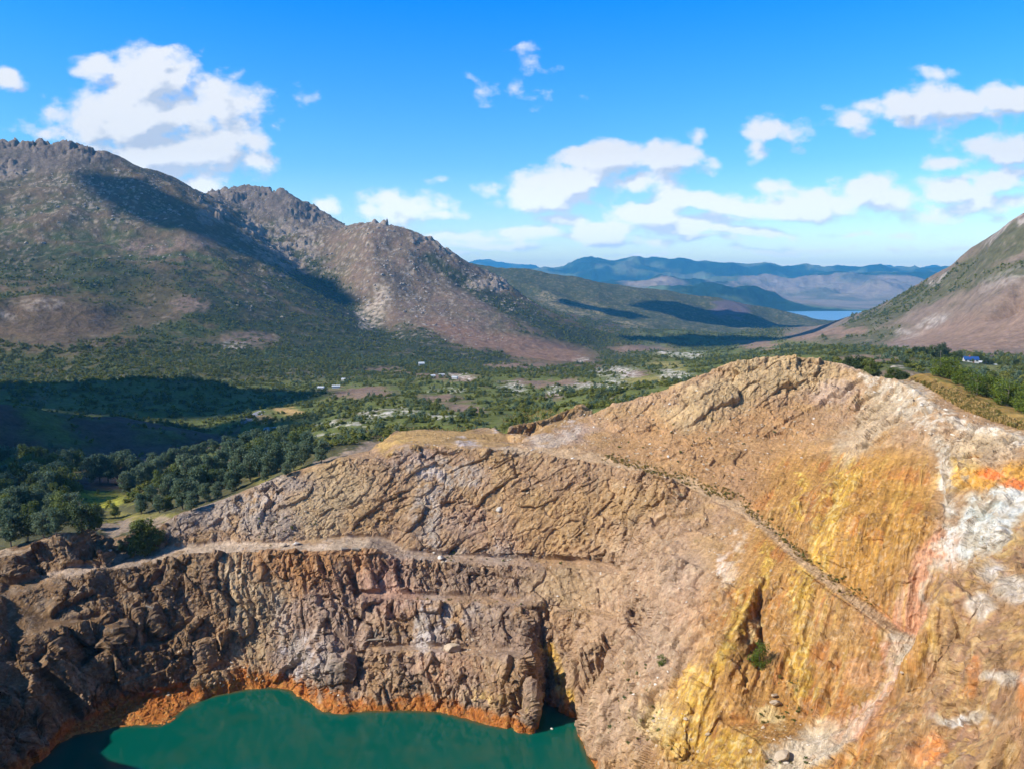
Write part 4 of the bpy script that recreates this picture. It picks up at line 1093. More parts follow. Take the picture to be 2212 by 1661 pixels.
# solitary trees
p, s = ppx(313, 1196)
plant('tree', 'big', 0, p, 78 * s, 78 * s, 'lone dense rounded green tree standing beside the pale bench road', 'tree')
p, s = ppx(266, 1192)
plant('bush', 'round', 2, p, 26 * s, 30 * s, 'small green bush beside the lone rounded tree on the bench', 'bush')
p, s = ppx(1640, 1446)
plant('bush', 'bright', 0, p, 62 * s, 52 * s, 'bright green bush clinging to the yellow rock shelf in the pit', 'bush')
p, s = ppx(1443, 1440)
plant('bush', 'bright', 1, p, 28 * s, 26 * s, 'small green bush in the rocky gully below the haul road', 'bush')
# near left belt
BELT = [(168, 1150, 78, 'round', 1), (130, 1156, 62, 'gum', 0), (95, 1162, 60, 'round', 2), (205, 1142, 38, 'round', 1), (60, 1172, 70, 'gum', 2), (25, 1180, 80, 'gum', 0), (180, 1150, 60, 'round', 0),
        (215, 1120, 30, 'round', 2), (250, 1118, 34, 'gum', 1), (150, 1120, 60, 'round', 2)]
SLOPE = [(393, 1100, 70, 'pine'), (420, 1092, 52, 'pine'), (412, 1104, 44, 'pine'), (345, 1108, 40, 'pine'), (305, 1110, 46, 'pine'), (365, 1078, 54, 'pine'), (330, 1090, 44, 'pine'), (470, 1078, 40, 'pine'), (500, 1062, 46, 'pine'), (510, 1055, 62, 'gum'),
         (450, 1062, 60, 'gum'), (430, 1070, 66, 'pine'), (400, 1050, 70, 'gum'), (380, 1048, 58, 'gum'), (425, 1040, 60, 'pine'), (460, 1040, 64, 'gum'), (480, 1030, 62, 'pine'), (540, 1040, 66, 'pine'), (560, 1028, 72, 'pine'), (585, 1026, 58, 'pine'), (600, 1016, 66, 'pine'),
         (575, 1000, 64, 'gum'), (545, 1010, 66, 'gum'), (520, 1020, 60, 'pine'), (505, 1000, 56, 'gum'), (490, 985, 46, 'pine'), (530, 990, 60, 'pine'), (555, 980, 56, 'gum'), (590, 985, 56, 'gum'), (635, 1016, 62, 'pine'), (655, 1004, 52, 'pine'), (620, 1000, 50, 'pine'),
         (695, 1000, 54, 'pine'), (665, 985, 56, 'pine'), (640, 975, 56, 'gum'), (610, 970, 56, 'pine'), (620, 1030, 34, 'pine'), (350, 1060, 46, 'gum'), (375, 1068, 60, 'gum'), (445, 1085, 44, 'pine'), (480, 1056, 46, 'pine'), (575, 1040, 34, 'pine'), (360, 1100, 34, 'round')]
BLUE = [(195, 1045, 54), (215, 1043, 62), (235, 1045, 62), (255, 1040, 60), (275, 1042, 66), (290, 1040, 50), (272, 1065, 46), (285, 1062, 38), (300, 1056, 44), (315, 1050, 50), (330, 1044, 52), (300, 1035, 46), (345, 1030, 44), (360, 1020, 44), (380, 1012, 46), (400, 1006, 42), (420, 1000, 40), (440, 992, 38), (330, 1022, 44), (460, 985, 36)]
DARK = [(rng.uniform(-130, 195), rng.uniform(1055, 1135), rng.uniform(44, 68)) for _ in range(66)] + [(rng.uniform(-5, 190), rng.uniform(1005, 1055), rng.uniform(34, 52)) for _ in range(34)]
for u, v, h, k, i in BELT:
    p, s = ppx(u, v); h *= .88
    plant('tree', k, i, p, h * s, h * s * (1.05 if k == 'round' else .9), 'dark green tree behind the brown rock mound at the rim of the pit', 'tree', 'trees behind the rock mound')
for n, (u, v, h, k) in enumerate(SLOPE):
    p, s = ppx(u, v)
    plant('pine_tree', k, n, p, h * s * .95, h * s * .92, 'grey-green pine in the grove behind the left crest of the pit', 'pine tree', 'grove of pines behind the crest')
for n, (u, v, h) in enumerate(BLUE):
    p, s = ppx(u, v)
    plant('gum_tree', 'gum' if n % 3 else 'pine', 0, p, h * s, h * s * .85, 'pale blue-green tree in the row above the yellow grass patch', 'gum tree', 'blue-green trees above the grass patch')
for n, (u, v, h) in enumerate(DARK):
    if 150 < u < 270 and v > 1030: continue
    p, s = ppx(u, v)
    plant('tree', ('round', 'gum', 'round')[n % 3], n % 3, p, h * s, h * s * .95, 'dark tree in the dense wood left of the yellow grass patch', 'tree', 'dense wood left of the grass patch')
# ridge bushes on the right
for n, (u, v, h) in enumerate([(1850, 800, 26), (1862, 808, 34), (1878, 815, 30), (1835, 790, 22), (1822, 785, 20), (1893, 812, 20), (1930, 815, 26), (1945, 818, 28), (1960, 822, 22), (2005, 842, 30), (2022, 852, 34), (2042, 862, 38), (2062, 872, 40), (2085, 878, 34), (2105, 890, 36), (2125, 884, 36), (2142, 892, 40), (2160, 900, 46), (2180, 906, 44), (2200, 912, 46), (2214, 920, 40), (2190, 890, 30), (2150, 880, 24), (2075, 860, 24)]):
    if u > 1985: u -= 72
    a, b = ray(u, v)
    k = np.argmin(np.abs(np.array([q[0] for q in H]) - u)); Yc = H[k][2] + (7 if u < 1900 else 9)
    x, y = a * Yc, Yc
    if n >= 9:
        d_ = np.array((x + 20, y - 150)); d_ /= np.linalg.norm(d_); x += d_[0] * 12; y += d_[1] * 12
    zz = ground_at(x, y); s = math.hypot(x, y) / F
    plant('bush', 'bright' if n >= 9 else 'round', n % 2, (x, y, zz), h * s * 1.15, h * s * 1.45, 'bright green bush on the far side of the white gravel ridge' if n >= 9 else 'dark green bush behind the top of the rocky hill', 'bush', 'bushes beyond the white ridge' if n >= 9 else 'bushes behind the rocky hilltop')
# trees round the homestead
for n, (u, v, h) in enumerate([(1990, 778, 18), (2005, 776, 20), (2030, 786, 30), (2040, 784, 24), (2068, 779, 24), (2090, 780, 16), (2110, 781, 25), (2118, 782, 22), (2140, 779, 14), (2062, 797, 16), (2128, 797, 14), (2160, 780, 14), (1975, 776, 16), (2178, 782, 14), (2195, 783, 14), (2100, 798, 7)]):
    a, b = ray(u, v); Yc = 640 if v < 790 else 612
    x = a * Yc; zz = ground_at(x, Yc); s = math.hypot(x, Yc) / F
    plant('tree', ('round', 'gum')[n % 2], 1, (x, Yc, zz), h * s * 1.15, h * s * 1.1, 'dark tree standing round the blue-roofed homestead', 'tree', 'trees round the homestead')

# ------------------------------------------------------------------ scatter helper
vis = (slope_v.ravel() + (3.0 / np.maximum(rr, 1)) >= runmax.ravel()) & (np.abs(np.repeat(TH[None, :], NR, 0).ravel()) < .67)
dth = np.gradient(TH); dlr = np.gradient(LR)
AREA = (RN ** 2 * dth[None, :] * np.abs(np.gradient(np.log(RN), axis=0))).ravel()

def sample(dens, cap):
    """random terrain points with the given density per square metre"""
    lam = dens * AREA * vis
    tot = lam.sum()
    if tot > cap: lam = lam * (cap / tot)
    k = np.nonzero(rng.random(len(lam)) < lam)[0]
    q = VERT[k].copy()
    jit = (rng.random((len(k), 2)) - .5)
    d = np.stack([rr[k] * np.repeat(dth[None, :], NR, 0).ravel()[k], rr[k] * np.repeat(dlr[:, None], NT, 1).ravel()[k]], 1)
    th = np.arctan2(q[:, 0], q[:, 1])
    q[:, 0] += jit[:, 0] * d[:, 0] * np.cos(th); q[:, 1] -= jit[:, 0] * d[:, 0] * np.sin(th)
    return q, k

def proto_coll(name, meshes):
    c = bpy.data.collections.new(name)
    for i, me in enumerate(meshes):
        o = bpy.data.objects.new(me.name, me); c.objects.link(o)
    return c

def scatter(name, q, scl, rot, coll, label):
    me = bpy.data.meshes.new(name)
    me.vertices.add(len(q)); me.vertices.foreach_set('co', np.asarray(q, np.float32).ravel())
    a = me.attributes.new('scl', 'FLOAT_VECTOR', 'POINT'); a.data.foreach_set('vector', np.asarray(scl, np.float32).ravel())
    a = me.attributes.new('rot', 'FLOAT_VECTOR', 'POINT'); a.data.foreach_set('vector', np.asarray(rot, np.float32).ravel())
    me.update()
    o = bpy.data.objects.new(name, me); COL.objects.link(o)
    o['kind'] = 'stuff'; o['label'] = label
    g = bpy.data.node_groups.new(name, 'GeometryNodeTree')
    g.interface.new_socket('Geometry', in_out='INPUT', socket_type='NodeSocketGeometry')
    g.interface.new_socket('Geometry', in_out='OUTPUT', socket_type='NodeSocketGeometry')
    b = NB(g)
    gi, go = b.n('NodeGroupInput'), b.n('NodeGroupOutput')
    ip = b.n('GeometryNodeInstanceOnPoints'); ci = b.n('GeometryNodeCollectionInfo')
    ci.inputs['Collection'].default_value = coll; ci.inputs['Separate Children'].default_value = True; ci.inputs['Reset Children'].default_value = True
    b.l(gi.outputs[0], ip.inputs['Points']); b.l(ci.outputs[0], ip.inputs['Instance'])
    ip.inputs['Pick Instance'].default_value = True
    for nm, sock in (('scl', 'Scale'), ('rot', 'Rotation')):
        na = b.n('GeometryNodeInputNamedAttribute', data_type='FLOAT_VECTOR'); na.inputs['Name'].default_value = nm
        b.l(na.outputs[0], ip.inputs[sock])
    b.l(ip.outputs[0], go.inputs[0])
    md = o.modifiers.new('scatter', 'NODES'); md.node_group = g
    return o

# scrub covering the valley
def shrub_mesh(i, mat, n=170, tall=1.0):
    rnd = np.random.default_rng(500 + i)
    lobes = []
    for k in range(7):
        a = rnd.random() * 6.283; d = .26 * rnd.random() ** .5
        lobes.append((math.cos(a) * d, math.sin(a) * d, (.18 + .34 * rnd.random()) * tall, .2, .2, .19 * tall))
    v, f = leaf_cloud(lobes, n, .085, rnd, .4)
    return raw_mesh('shrub', v, f, mat)
scrub_c = proto_coll('scrub_plants', [shrub_mesh(0, M['scrub']), shrub_mesh(1, M['scrub'], tall=1.5), shrub_mesh(2, M['tea']), shrub_mesh(3, M['scrub'], tall=1.3), shrub_mesh(4, M['scrub']), shrub_mesh(5, M['pine'], tall=1.9)])
clump = sstep(-.25, .35, n2 + n3 * .6)
flatm = (rr > 335) & (rr < 3300) & (V > 560) & (qm.ravel() < .3)
d = np.where(flatm, VEG * clump, 0)
ds = np.where(rr < 700, .20, np.where(rr < 1500, .11, .036)) * (1 - .45 * lmw * sstep(740, 690, V))
d = d * ds
d[(rr < 660) & (rr > 400) & (U < 520)] *= .25
d[(np.hypot(VERT[:, 0] - ray(2096, 792)[0] * 622, VERT[:, 1] - 600) < 42)] = 0
q, k = sample(d, 230000)
s = (1.6 + 2.6 * rng.random(len(q)) ** 2) * np.interp(rr[k], (300, 700, 1400, 3000), (.95, 1.05, 1.3, 2.0))
sc3 = np.stack([s * (1.0 + .5 * rng.random(len(s))), s * (1.0 + .5 * rng.random(len(s))), s * (.75 + .5 * rng.random(len(s)))], 1)
ro = np.stack([np.zeros(len(s)), np.zeros(len(s)), rng.random(len(s)) * 6.28], 1)
q[:, 2] -= s * .08
scatter('scrub', q, sc3, ro, scrub_c, 'dense green scrub and bushes covering the valley floor')
print('scrub', len(q))

# rocks
def rock_mesh(i, mat, sub=2, rough=.35):
    bm = bmesh.new(); bmesh.ops.create_icosphere(bm, subdivisions=sub, radius=.5)
    rnd = np.random.default_rng(900 + i)
    pl = rnd.normal(size=(9, 3)); pl /= np.linalg.norm(pl, axis=1)[:, None]; dd = .26 + .2 * rnd.random(9)
    for v in bm.verts:
        p = np.array(v.co)
        for n_, d_ in zip(pl, dd):
            k = p @ n_
            if k > d_: p = p - n_ * (k - d_)
        p *= 1 + rough * .25 * (rnd.random() - .5)
        v.co = p * np.array((1.25, 1.0, .85))
    me = bpy.data.meshes.new('boulder'); bm.to_mesh(me); bm.free(); me.materials.append(mat)
    return me
BOULD = [rock_mesh(i, M['boulder']) for i in range(6)]
small_c = proto_coll('small_boulders', [rock_mesh(20 + i, M['boulder'], 1) for i in range(5)])
bz = np.zeros(len(VERT), np.float32)
Uw, Vw = U, V
lmf = LM.astype(np.float32)
for (u0, v0, ru, rv, a_, w_) in ((230, 425, 200, 60, 10, .9), (60, 470, 90, 90, 0, .4), (580, 450, 130, 40, 20, 1.0), (620, 520, 110, 40, 30, 1.2), (830, 520, 130, 40, 20, 1.0), (850, 600, 120, 90, 35, 1.1), (960, 570, 160, 30, 30, 1.2), (1090, 640, 90, 26, 30, 1.0), (930, 690, 130, 40, 15, .5), (560, 640, 60, 60, 0, .4), (350, 540, 120, 24, 0, .4), (120, 590, 130, 40, 0, .2), (800, 665, 46, 40, -50, 1.4)):
    bz = np.maximum(bz, ell(u0, v0, ru, rv, .5, a_) * w_)
bz *= lmf * sstep(-.35, .25, n3 + n2)
q, k = sample(bz * .009, 14000)
s = 2.0 + 5.6 * rng.random(len(q)) ** 4
big = np.argsort(-s * (1500 / rr[k]) * (bz[k] > .25))[:280]
rest = np.setdiff1d(np.arange(len(q)), big)
def rot3(n): return np.stack([rng.normal(size=n) * .3, rng.normal(size=n) * .3, rng.random(n) * 6.28], 1)
sr = s[rest]
scatter('boulder_field', q[rest], np.stack([sr * (.7 + .6 * rng.random(len(sr))), sr * (.7 + .6 * rng.random(len(sr))), sr * (.6 + .5 * rng.random(len(sr)))], 1), rot3(len(sr)), small_c, 'countless small pale boulders strewn over the left mountain')
for n, i in enumerate(big):
    o = bpy.data.objects.new('boulder', BOULD[n % 6]); COL.objects.link(o)
    o.location = q[i]; o.rotation_euler = rot3(1)[0]
    t = s[i] * 1.15
    o.scale = (t * random.uniform(.8, 1.3), t * random.uniform(.8, 1.2), t * random.uniform(.8, 1.2))
    tag(o, 'one of the larger pale grey boulders scattered on the left mountain', 'boulder', 'larger boulders on the left mountain')
print('boulders', len(q))
q, k = sample(RM * sstep(.16, .3, lum) * (V < 720) * .0007, 700)

# rubble on pit benches and talus
rub_c = proto_coll('rubble_stones', [rock_mesh(40 + i, M['whiterock'] if i == 5 else M['tanrock'], 1) for i in range(6)])
Uw, Vw = U + n1 * 12, V + n2 * 12
tal = np.maximum.reduce([ell(900, 1200, 120, 22), ell(1080, 1200, 60, 22), ell(660, 1440, 60, 40), ell(960, 1395, 90, 40), ell(590, 1120, 80, 40), ell(1440, 1560, 90, 70), ell(1380, 1480, 70, 90), ell(1720, 1610, 90, 40), ell(480, 1460, 200, 40), ell(1950, 870, 90, 40), ell(2090, 930, 110, 30), ell(1800, 850, 50, 20), ell(1450, 930, 300, 100) * .5, ell(950, 1000, 120, 40) * .6, ell(1300, 1200, 300, 150) * .35, ell(1970, 1420, 30, 60) * .4, ell(720, 1500, 40, 30)])
rub = np.where((qm.ravel() > .5) & (rr < 330) & (VERT[:, 2] > WZ + .6), tal, 0)
q, k = sample(rub * .55, 7000)
s = .22 + .85 * rng.random(len(q)) ** 5
scatter('rubble', q, np.stack([s * 1.2, s, s * .8], 1), rot3(len(s)), rub_c, 'loose rock rubble lying on the pit benches and slopes')
# dry grass and small tussocks
def tuft_mesh(i, mat, n=46, h=1.0):
    rnd = np.random.default_rng(700 + i); V_, F_ = [], []
    for k in range(n):
        a = rnd.random() * 6.283; d = .28 * rnd.random(); l = h * (.5 + .6 * rnd.random()); t = rnd.random() * .5
        b = np.array((math.cos(a) * d, math.sin(a) * d, -.05)); w = np.array((-math.sin(a), math.cos(a), 0)) * .035
        tip = b + np.array((math.cos(a) * t * l, math.sin(a) * t * l, l))
        m_ = b * .5 + tip * .5 + np.array((0, 0, .1 * l))
        j = len(V_); V_ += [b - w, b + w, m_ + w, m_ - w, tip]; F_ += [(j, j + 1, j + 2, j + 3), (j + 3, j + 2, j + 4, j + 4)]
    return raw_mesh('tuft', np.array(V_), np.array([f if len(set(f)) == 4 else (f[0], f[1], f[2], f[2]) for f in F_ if len(set(f)) == 4]), mat)
tuft_c = proto_coll('grass_tufts', [tuft_mesh(0, M['tuft']), tuft_mesh(1, M['sedge']), tuft_mesh(2, M['tuft']), shrub_mesh(30, M['tuft'], 120), shrub_mesh(31, M['sedge'], 120)])
gz = np.maximum.reduce([ell(2110, 905, 130, 28, .4, 27) * (rr < 260) * 6.0, ell(1950, 835, 40, 10, .4, 20) * 1.2, ell(960, 940, 150, 14) * .8, ell(1180, 905, 80, 20) * .5]) * (qm.ravel() < .85) \
    + np.maximum.reduce([strip([(1310, 987), (1480, 1033), (1600, 1083), (1680, 1148), (1755, 1215)], 9), ell(1800, 1250, 24, 10), ell(1840, 1275, 30, 10), ell(1560, 1065, 30, 8)]) * 1.3 * (qm.ravel() > .5)
q, k = sample(gz * 1.1, 11000)
s = .45 + .55 * rng.random(len(q))
s = np.where(U[k] > 1960, s * 1.9, s)
scatter('dry_grass', q, np.stack([s, s, s], 1), np.stack([np.zeros(len(s)), np.zeros(len(s)), rng.random(len(s)) * 6.28], 1), tuft_c, 'tawny dry grass along the ridge and the haul road')
shr_c = proto_coll('bench_plants', [shrub_mesh(40 + i, M['sedge' if i % 2 else 'tea'], 120) for i in range(4)])
bzn = np.maximum.reduce([ell(1370, 1500, 60, 90), ell(1440, 1590, 60, 40), ell(1330, 1540, 40, 40), ell(1700, 1545, 50, 16) * 3, ell(1690, 1480, 30, 16) * 3, ell(1700, 1640, 60, 20), strip([(960, 1203), (1250, 1215)], 8) * .6, strip([(900, 1292), (1300, 1322)], 7) * .8, ell(600, 1140, 60, 30), strip([(1310, 985), (1600, 1081), (1740, 1200), (1880, 1298)], 6) * 2.2, ell(640, 1130, 40, 30), ell(230, 1205, 40, 10), ell(1340, 1080, 160, 60) * .12, ell(1520, 950, 200, 100) * .1, ell(1640, 1420, 40, 30)]) * (qm.ravel() > .5) * (rr < 330)
q, k = sample(bzn * .2, 2400)
s = .5 + .9 * rng.random(len(q)) ** 2
scatter('low_scrub', q, np.stack([s, s, s * .8], 1), np.stack([np.zeros(len(s)), np.zeros(len(s)), rng.random(len(s)) * 6.28], 1), shr_c, 'sparse low shrubs growing on the pit benches and gullies')

# separate rocks one can point at
for i, (u, v, w, lab, mk) in enumerate([(640, 1177, 15, 'large white rock lying on the pale bench road', 'whiterock'), (612, 1180, 14, 'low grey rock beside the white rock on the bench road', 'tanrock'), (953, 1208, 17, 'square cream block resting on the middle ledge', 'whiterock'), (1078, 1102, 14, 'pale block perched at the top of a narrow cleft in the upper wall', 'whiterock'), (976, 1406, 34, 'big tan boulder leaning against the white-dusted wall', 'tanrock'), (1675, 1520, 22, 'orange slab of rock on the yellow shelf', 'tanrock'), (1672, 1505, 14, 'small yellow block above the orange slab on the shelf', 'tanrock'), (1690, 1640, 32, 'flat reddish rock slab on the gravel shelf', 'tanrock'),
                                     (232, 1193, 10, 'small white stone at the foot of the brown mound', 'whiterock'), (1192, 1574, 5, 'little pale rock poking out of the green water', 'whiterock'), (985, 957, 0, '', ''), (1085, 1085, 0, '', '')]):
    if not w: continue
    p, s = ppx(u, v)
    if i == 9: p = Vector(atZ(u, v, WZ))
    o = bpy.data.objects.new('rock', rock_mesh(60 + i, M[mk], 3)); COL.objects.link(o)
    o.location = (p.x, p.y, p.z + w * s * .2); o.rotation_euler = (random.uniform(-.3, .3), random.uniform(-.3, .3), random.random() * 6)
    k = w * s; o.scale = (k * 1.0, k * .9, k * .75)
    tag(o, lab, 'rock')
# old mine timbers
for u0, v0, u1, v1, lab in ((737, 1188, 752, 1187, 'squared timber beam lying at the left on the bench edge'), (760, 1187, 777, 1188, 'second timber beam at the bench edge beside a dark cleft'), (785, 1385, 838, 1381, 'long thin weathered log on the rocky shelf above the dark hollow'), (812, 1378, 818, 1362, 'short upright timber stump beside the long weathered log'), (325, 1310, 332, 1316, 'pale broken plank lying on the ledge of the dark brown wall'), (1118, 1552, 1150, 1560, 'bleached plank at the tip of the orange rock buttress')):
    a, s = ppx(u0, v0); b, _ = ppx(u1, v1)
    if (b - a).length > 9: b = a + (b - a).normalized() * 5
    if 'upright' in lab: b = a + Vector((.6, 0, 2.2))
    V_, F_ = tube([a + Vector((0, 0, .25)), (a + b) / 2 + Vector((0, 0, .32)), b + Vector((0, 0, .25))], [.28, .25, .22] if 'beam' not in lab else [.45, .45, .45], 6)
    c = sum((Vector(x) for x in V_), Vector()) / len(V_)
    o = mesh_obj('timber', [Vector(x) - c for x in V_], F_, M['timber']); o.location = c
    tag(o, lab, 'timber')

# ------------------------------------------------------------------ buildings
def box(x0, x1, y0, y1, z0, z1):
    v = [(x, y, z_) for z_ in (z0, z1) for x, y in ((x0, y0), (x1, y0), (x1, y1), (x0, y1))]
    return v, [(0, 3, 2, 1), (4, 5, 6, 7), (0, 1, 5, 4), (1, 2, 6, 5), (2, 3, 7, 6), (3, 0, 4, 7)]
def gable(x0, x1, y0, y1, z0, z1, th=.18, ov=.4):
    x0, x1, y0, y1 = x0 - ov, x1 + ov, y0 - ov, y1 + ov; ym = (y0 + y1) / 2
    v = []
    for x in (x0, x1):
        v += [(x, y0, z0), (x, ym, z1), (x, y1, z0), (x, y1, z0 - th), (x, ym, z1 - th), (x, y0, z0 - th)]
    f = [(0, 6, 7, 1), (1, 7, 8, 2), (2, 8, 9, 3), (3, 9, 10, 4), (4, 10, 11, 5), (5, 11, 6, 0), (0, 1, 4, 5), (1, 2, 3, 4), (6, 11, 10, 7), (7, 10, 9, 8)]
    return v, f
def gable_wall(x0, x1, y0, y1, z0, z1, zr):
    ym = (y0 + y1) / 2
    v = [(x0, y0, z0), (x1, y0, z0), (x1, y1, z0), (x0, y1, z0), (x0, y0, z1), (x1, y0, z1), (x1, y1, z1), (x0, y1, z1), (x0, ym, zr), (x1, ym, zr)]
    return v, [(0, 1, 5, 4), (2, 3, 7, 6), (0, 4, 8, 7, 3), (1, 2, 6, 9, 5), (4, 5, 9, 8), (6, 7, 8, 9)]
def house(name, loc, rz, L, W, h, rh, wall, roof, label, cat, wins=(), door=None, chimney=None, group=None):
    e = empty(name, loc, rz); tag(e, label, cat, group)
    mesh_obj('wall', *gable_wall(-L / 2, L / 2, -W / 2, W / 2, -1.0, h - .1, h + rh - .25), M[wall], e)
    rf = mesh_obj('roof', *gable(-L / 2, L / 2, -W / 2, W / 2, h, h + rh), M[roof], e)
    if chimney is not None:
        mesh_obj('chimney', *box(chimney - .45, chimney + .45, -.45, .45, h + rh - .8, h + rh + 1.1), M['redwall'], rf)
    for x in wins:
        fr = mesh_obj('window', *box(x - .65, x + .65, -W / 2 - .06, -W / 2 + .02, .9, 2.2), M['whitewall'], e)
        mesh_obj('pane', *box(x - .52, x + .52, -W / 2 - .09, -W / 2 - .05, 1.02, 2.08), M['dkglass'], fr)
    if door is not None:
        d_ = mesh_obj('door', *box(door - .5, door + .5, -W / 2 - .06, -W / 2 + .02, 0, 2.1), M['redwall'], e)
        mesh_obj('handle', *box(door + .3, door + .4, -W / 2 - .12, -W / 2 - .06, .95, 1.1), M['tin'], d_)
    return e
def at_ground(u, v, Yc):
    x = ray(u, v)[0] * Yc
    return (x, Yc, ground_at(x, Yc))
def facing(l): return -math.atan2(l[0], l[1])
l = at_ground(2096, 792, 622)
house('house', l, facing(l) + .25, 10, 6, 2.4, 2.2, 'whitewall', 'blueroof', 'white weatherboard homestead with bright blue gabled roof among dark trees', 'house', (-4, -1.2, 3.6), 1.3, -1.0)
l2 = at_ground(2113, 791, 628)
house('shed', l2, facing(l2) - .3, 5, 4, 2.2, 1.2, 'redwall', 'tin', 'small red brick annexe with pale roof right of the blue-roofed homestead', 'shed', (0,))
l2 = at_ground(2123, 789, 636)
house('shed', l2, facing(l2) + .6, 5, 4.5, 2.8, 1.7, 'whitewall', 'blueroof', 'smaller white shed with a blue roof behind the homestead', 'shed', (), 0)
l2 = at_ground(2145, 789, 640)
house('shed', l2, facing(l2), 5, 3, 2.0, .6, 'tin', 'tin', 'low pale tin shed standing apart right of the homestead', 'shed', ())
l2 = at_ground(1150 * 0 + 911, 790, 1000); p = pick(911, 791)
house('house', p, .2, 9, 7, 3.5, 2.5, 'whitewall', 'tin', 'lone white house in the green scrub below the mountain fan', 'house', (-2, 2), 0)
for i, (u, v, L_, lab) in enumerate([(936, 815, 7, 'white hut, left of two in the valley scrub'), (955, 813, 9, 'longer white shed, right of two in the valley scrub'), (982, 819, 8, 'low white shed beside the sandy clearing in the valley'), (693, 841, 9, 'pale shed at the left of the green river flat'), (726, 839, 11, 'shed with a pale blue roof on the green river flat'), (742, 823, 7, 'small white hut in trees above the river flat')]):
    p = pick(u, v)
    house('shed', p, random.uniform(-.4, .4), L_ * .75, 4, 2.0, 1.2, 'whitewall', 'tin', lab, 'shed', ())
# power pole
l2 = at_ground(2030, 797, 600)
e = empty('power_pole', l2); tag(e, 'thin grey power pole in the grass left of the homestead', 'power pole')
mesh_obj('pole', *tube([(0, 0, -.5), (0, 0, 8)], [.14, .1], 8), M['timber'], e); mesh_obj('crossarm', *box(-.9, .9, -.06, .06, 7.2, 7.35), M['timber'], e)

# ------------------------------------------------------------------ roads
def road(name, pix, w, mat, label, lift=.5, smooth_z=True):
    P = [pick(u, v) for u, v in pix]
    Q = []
    for a, b in zip(P[:-1], P[1:]):
        for k in range(8): Q.append(a.lerp(b, k / 8))
    Q.append(P[-1])
    Z_ = np.array([ground_at(q.x, q.y) for q in Q])
    for _ in range(6): Z_[1:-1] = (Z_[:-2] + Z_[1:-1] * 2 + Z_[2:]) / 4
    V_, F_ = [], []
    for i, q in enumerate(Q):
        d = (Q[min(i + 1, len(Q) - 1)] - Q[max(i - 1, 0)]); d.z = 0; d.normalize(); n_ = Vector((-d.y, d.x, 0)) * w / 2
        zz = Z_[i] + lift
        V_ += [q.xy.to_3d() + n_ + Vector((0, 0, zz)), q.xy.to_3d() - n_ + Vector((0, 0, zz)), q.xy.to_3d() - n_ * 1.25 + Vector((0, 0, zz - 2.5)), q.xy.to_3d() + n_ * 1.25 + Vector((0, 0, zz - 2.5))]
        if i:
            j = 4 * i
            F_ += [(j - 4, j - 3, j + 1, j), (j - 3, j - 2, j + 2, j + 1), (j - 1, j - 4, j, j + 3)]
    o = mesh_obj(name, V_, F_, M[mat]); o['kind'] = 'structure'; o['label'] = label
    return o
road('road', [(528, 911), (537, 908), (548, 901), (560, 893), (567, 889)], 9, 'asphalt', 'grey sealed road climbing through the scrub')
road('road', [(580, 925), (592, 924), (603, 927), (617, 933)], 8, 'asphalt', 'short stretch of grey road above the pines')

# ------------------------------------------------------------------ water
def water_mat(name, deep, rough, bump, scale, shallow=None, dist=.05):
    def bld(b, p):
        tc = b.n('ShaderNodeTexCoord').outputs['Object']
        n = b.noise(tc, scale, 3, .55)
        if shallow is not None:
            at = b.n('ShaderNodeAttribute', attribute_name='Col')
            f = b.math('ADD', at.outputs['Fac'], b.remap(b.noise(tc, .12, 3), .3, .7, -.12, .12), clamp=True)
            b.l(b.mix(f, deep, shallow), p.inputs['Base Color'])
        else:
            p.inputs['Base Color'].default_value = (*deep, 1)
        p.inputs['IOR'].default_value = 1.33
        bp = b.n('ShaderNodeBump'); bp.inputs['Strength'].default_value = bump; bp.inputs['Distance'].default_value = dist
        b.l(n, bp.inputs['Height']); b.l(bp.outputs[0], p.inputs['Normal'])
    return surface(name, bld, rough, .5)
M['pitwater'] = water_mat('green_pit_water', (.0003, .075, .052), .10, .08, 1.1, (.085, .062, .02))
M['lake'] = water_mat('lake_water', (.12, .26, .38), .3, .3, .02, None, 1.0)
xs = np.arange(-125, 40, 1.0); ys = np.arange(95, 226, 1.0)
gx, gy = np.meshgrid(xs, ys)
th = np.arctan2(gx, gy); lr = np.log(np.hypot(gx, gy))
ii = np.clip(np.searchsorted(TH, th), 0, NT - 1); dep = np.zeros(gx.shape)
for i_ in np.unique(ii):
    m_ = ii == i_
    rc = np.maximum.accumulate(np.hypot(X[:, i_], Y[:, i_]))
    dep[m_] = WZ - np.interp(np.exp(lr[m_]), rc, Zs[:, i_])
dep = blur(dep, 2)
wv = np.stack([gx.ravel(), gy.ravel(), np.full(gx.size, WZ)], 1)
nx, ny = len(xs), len(ys)
a = (np.arange(ny - 1)[:, None] * nx + np.arange(nx - 1)[None, :]).ravel()
wf = np.stack([a, a + 1, a + nx + 1, a + nx], 1)
sh = (1 - sstep(-.4, 1.7, dep.ravel()))
me = raw_mesh('pit_lake', wv, wf, M['pitwater'], True, np.repeat(sh[:, None], 3, 1))
o = bpy.data.objects.new('pit_lake', me); COL.objects.link(o); o['kind'] = 'structure'; o['label'] = 'still teal green lake at the bottom of the pit'
x0, _, _ = atUYZ(1560, 6500, LZ); x1, _, _ = atUYZ(2300, 6500, LZ)
o = mesh_obj('lake', [(x0, 4950, LZ), (x1, 4950, LZ), (x1 + 500, 7900, LZ), (x0, 7900, LZ)], [(0, 1, 2, 3)], M['lake']); o['kind'] = 'structure'; o['label'] = 'distant blue lake in the gap between the slopes'

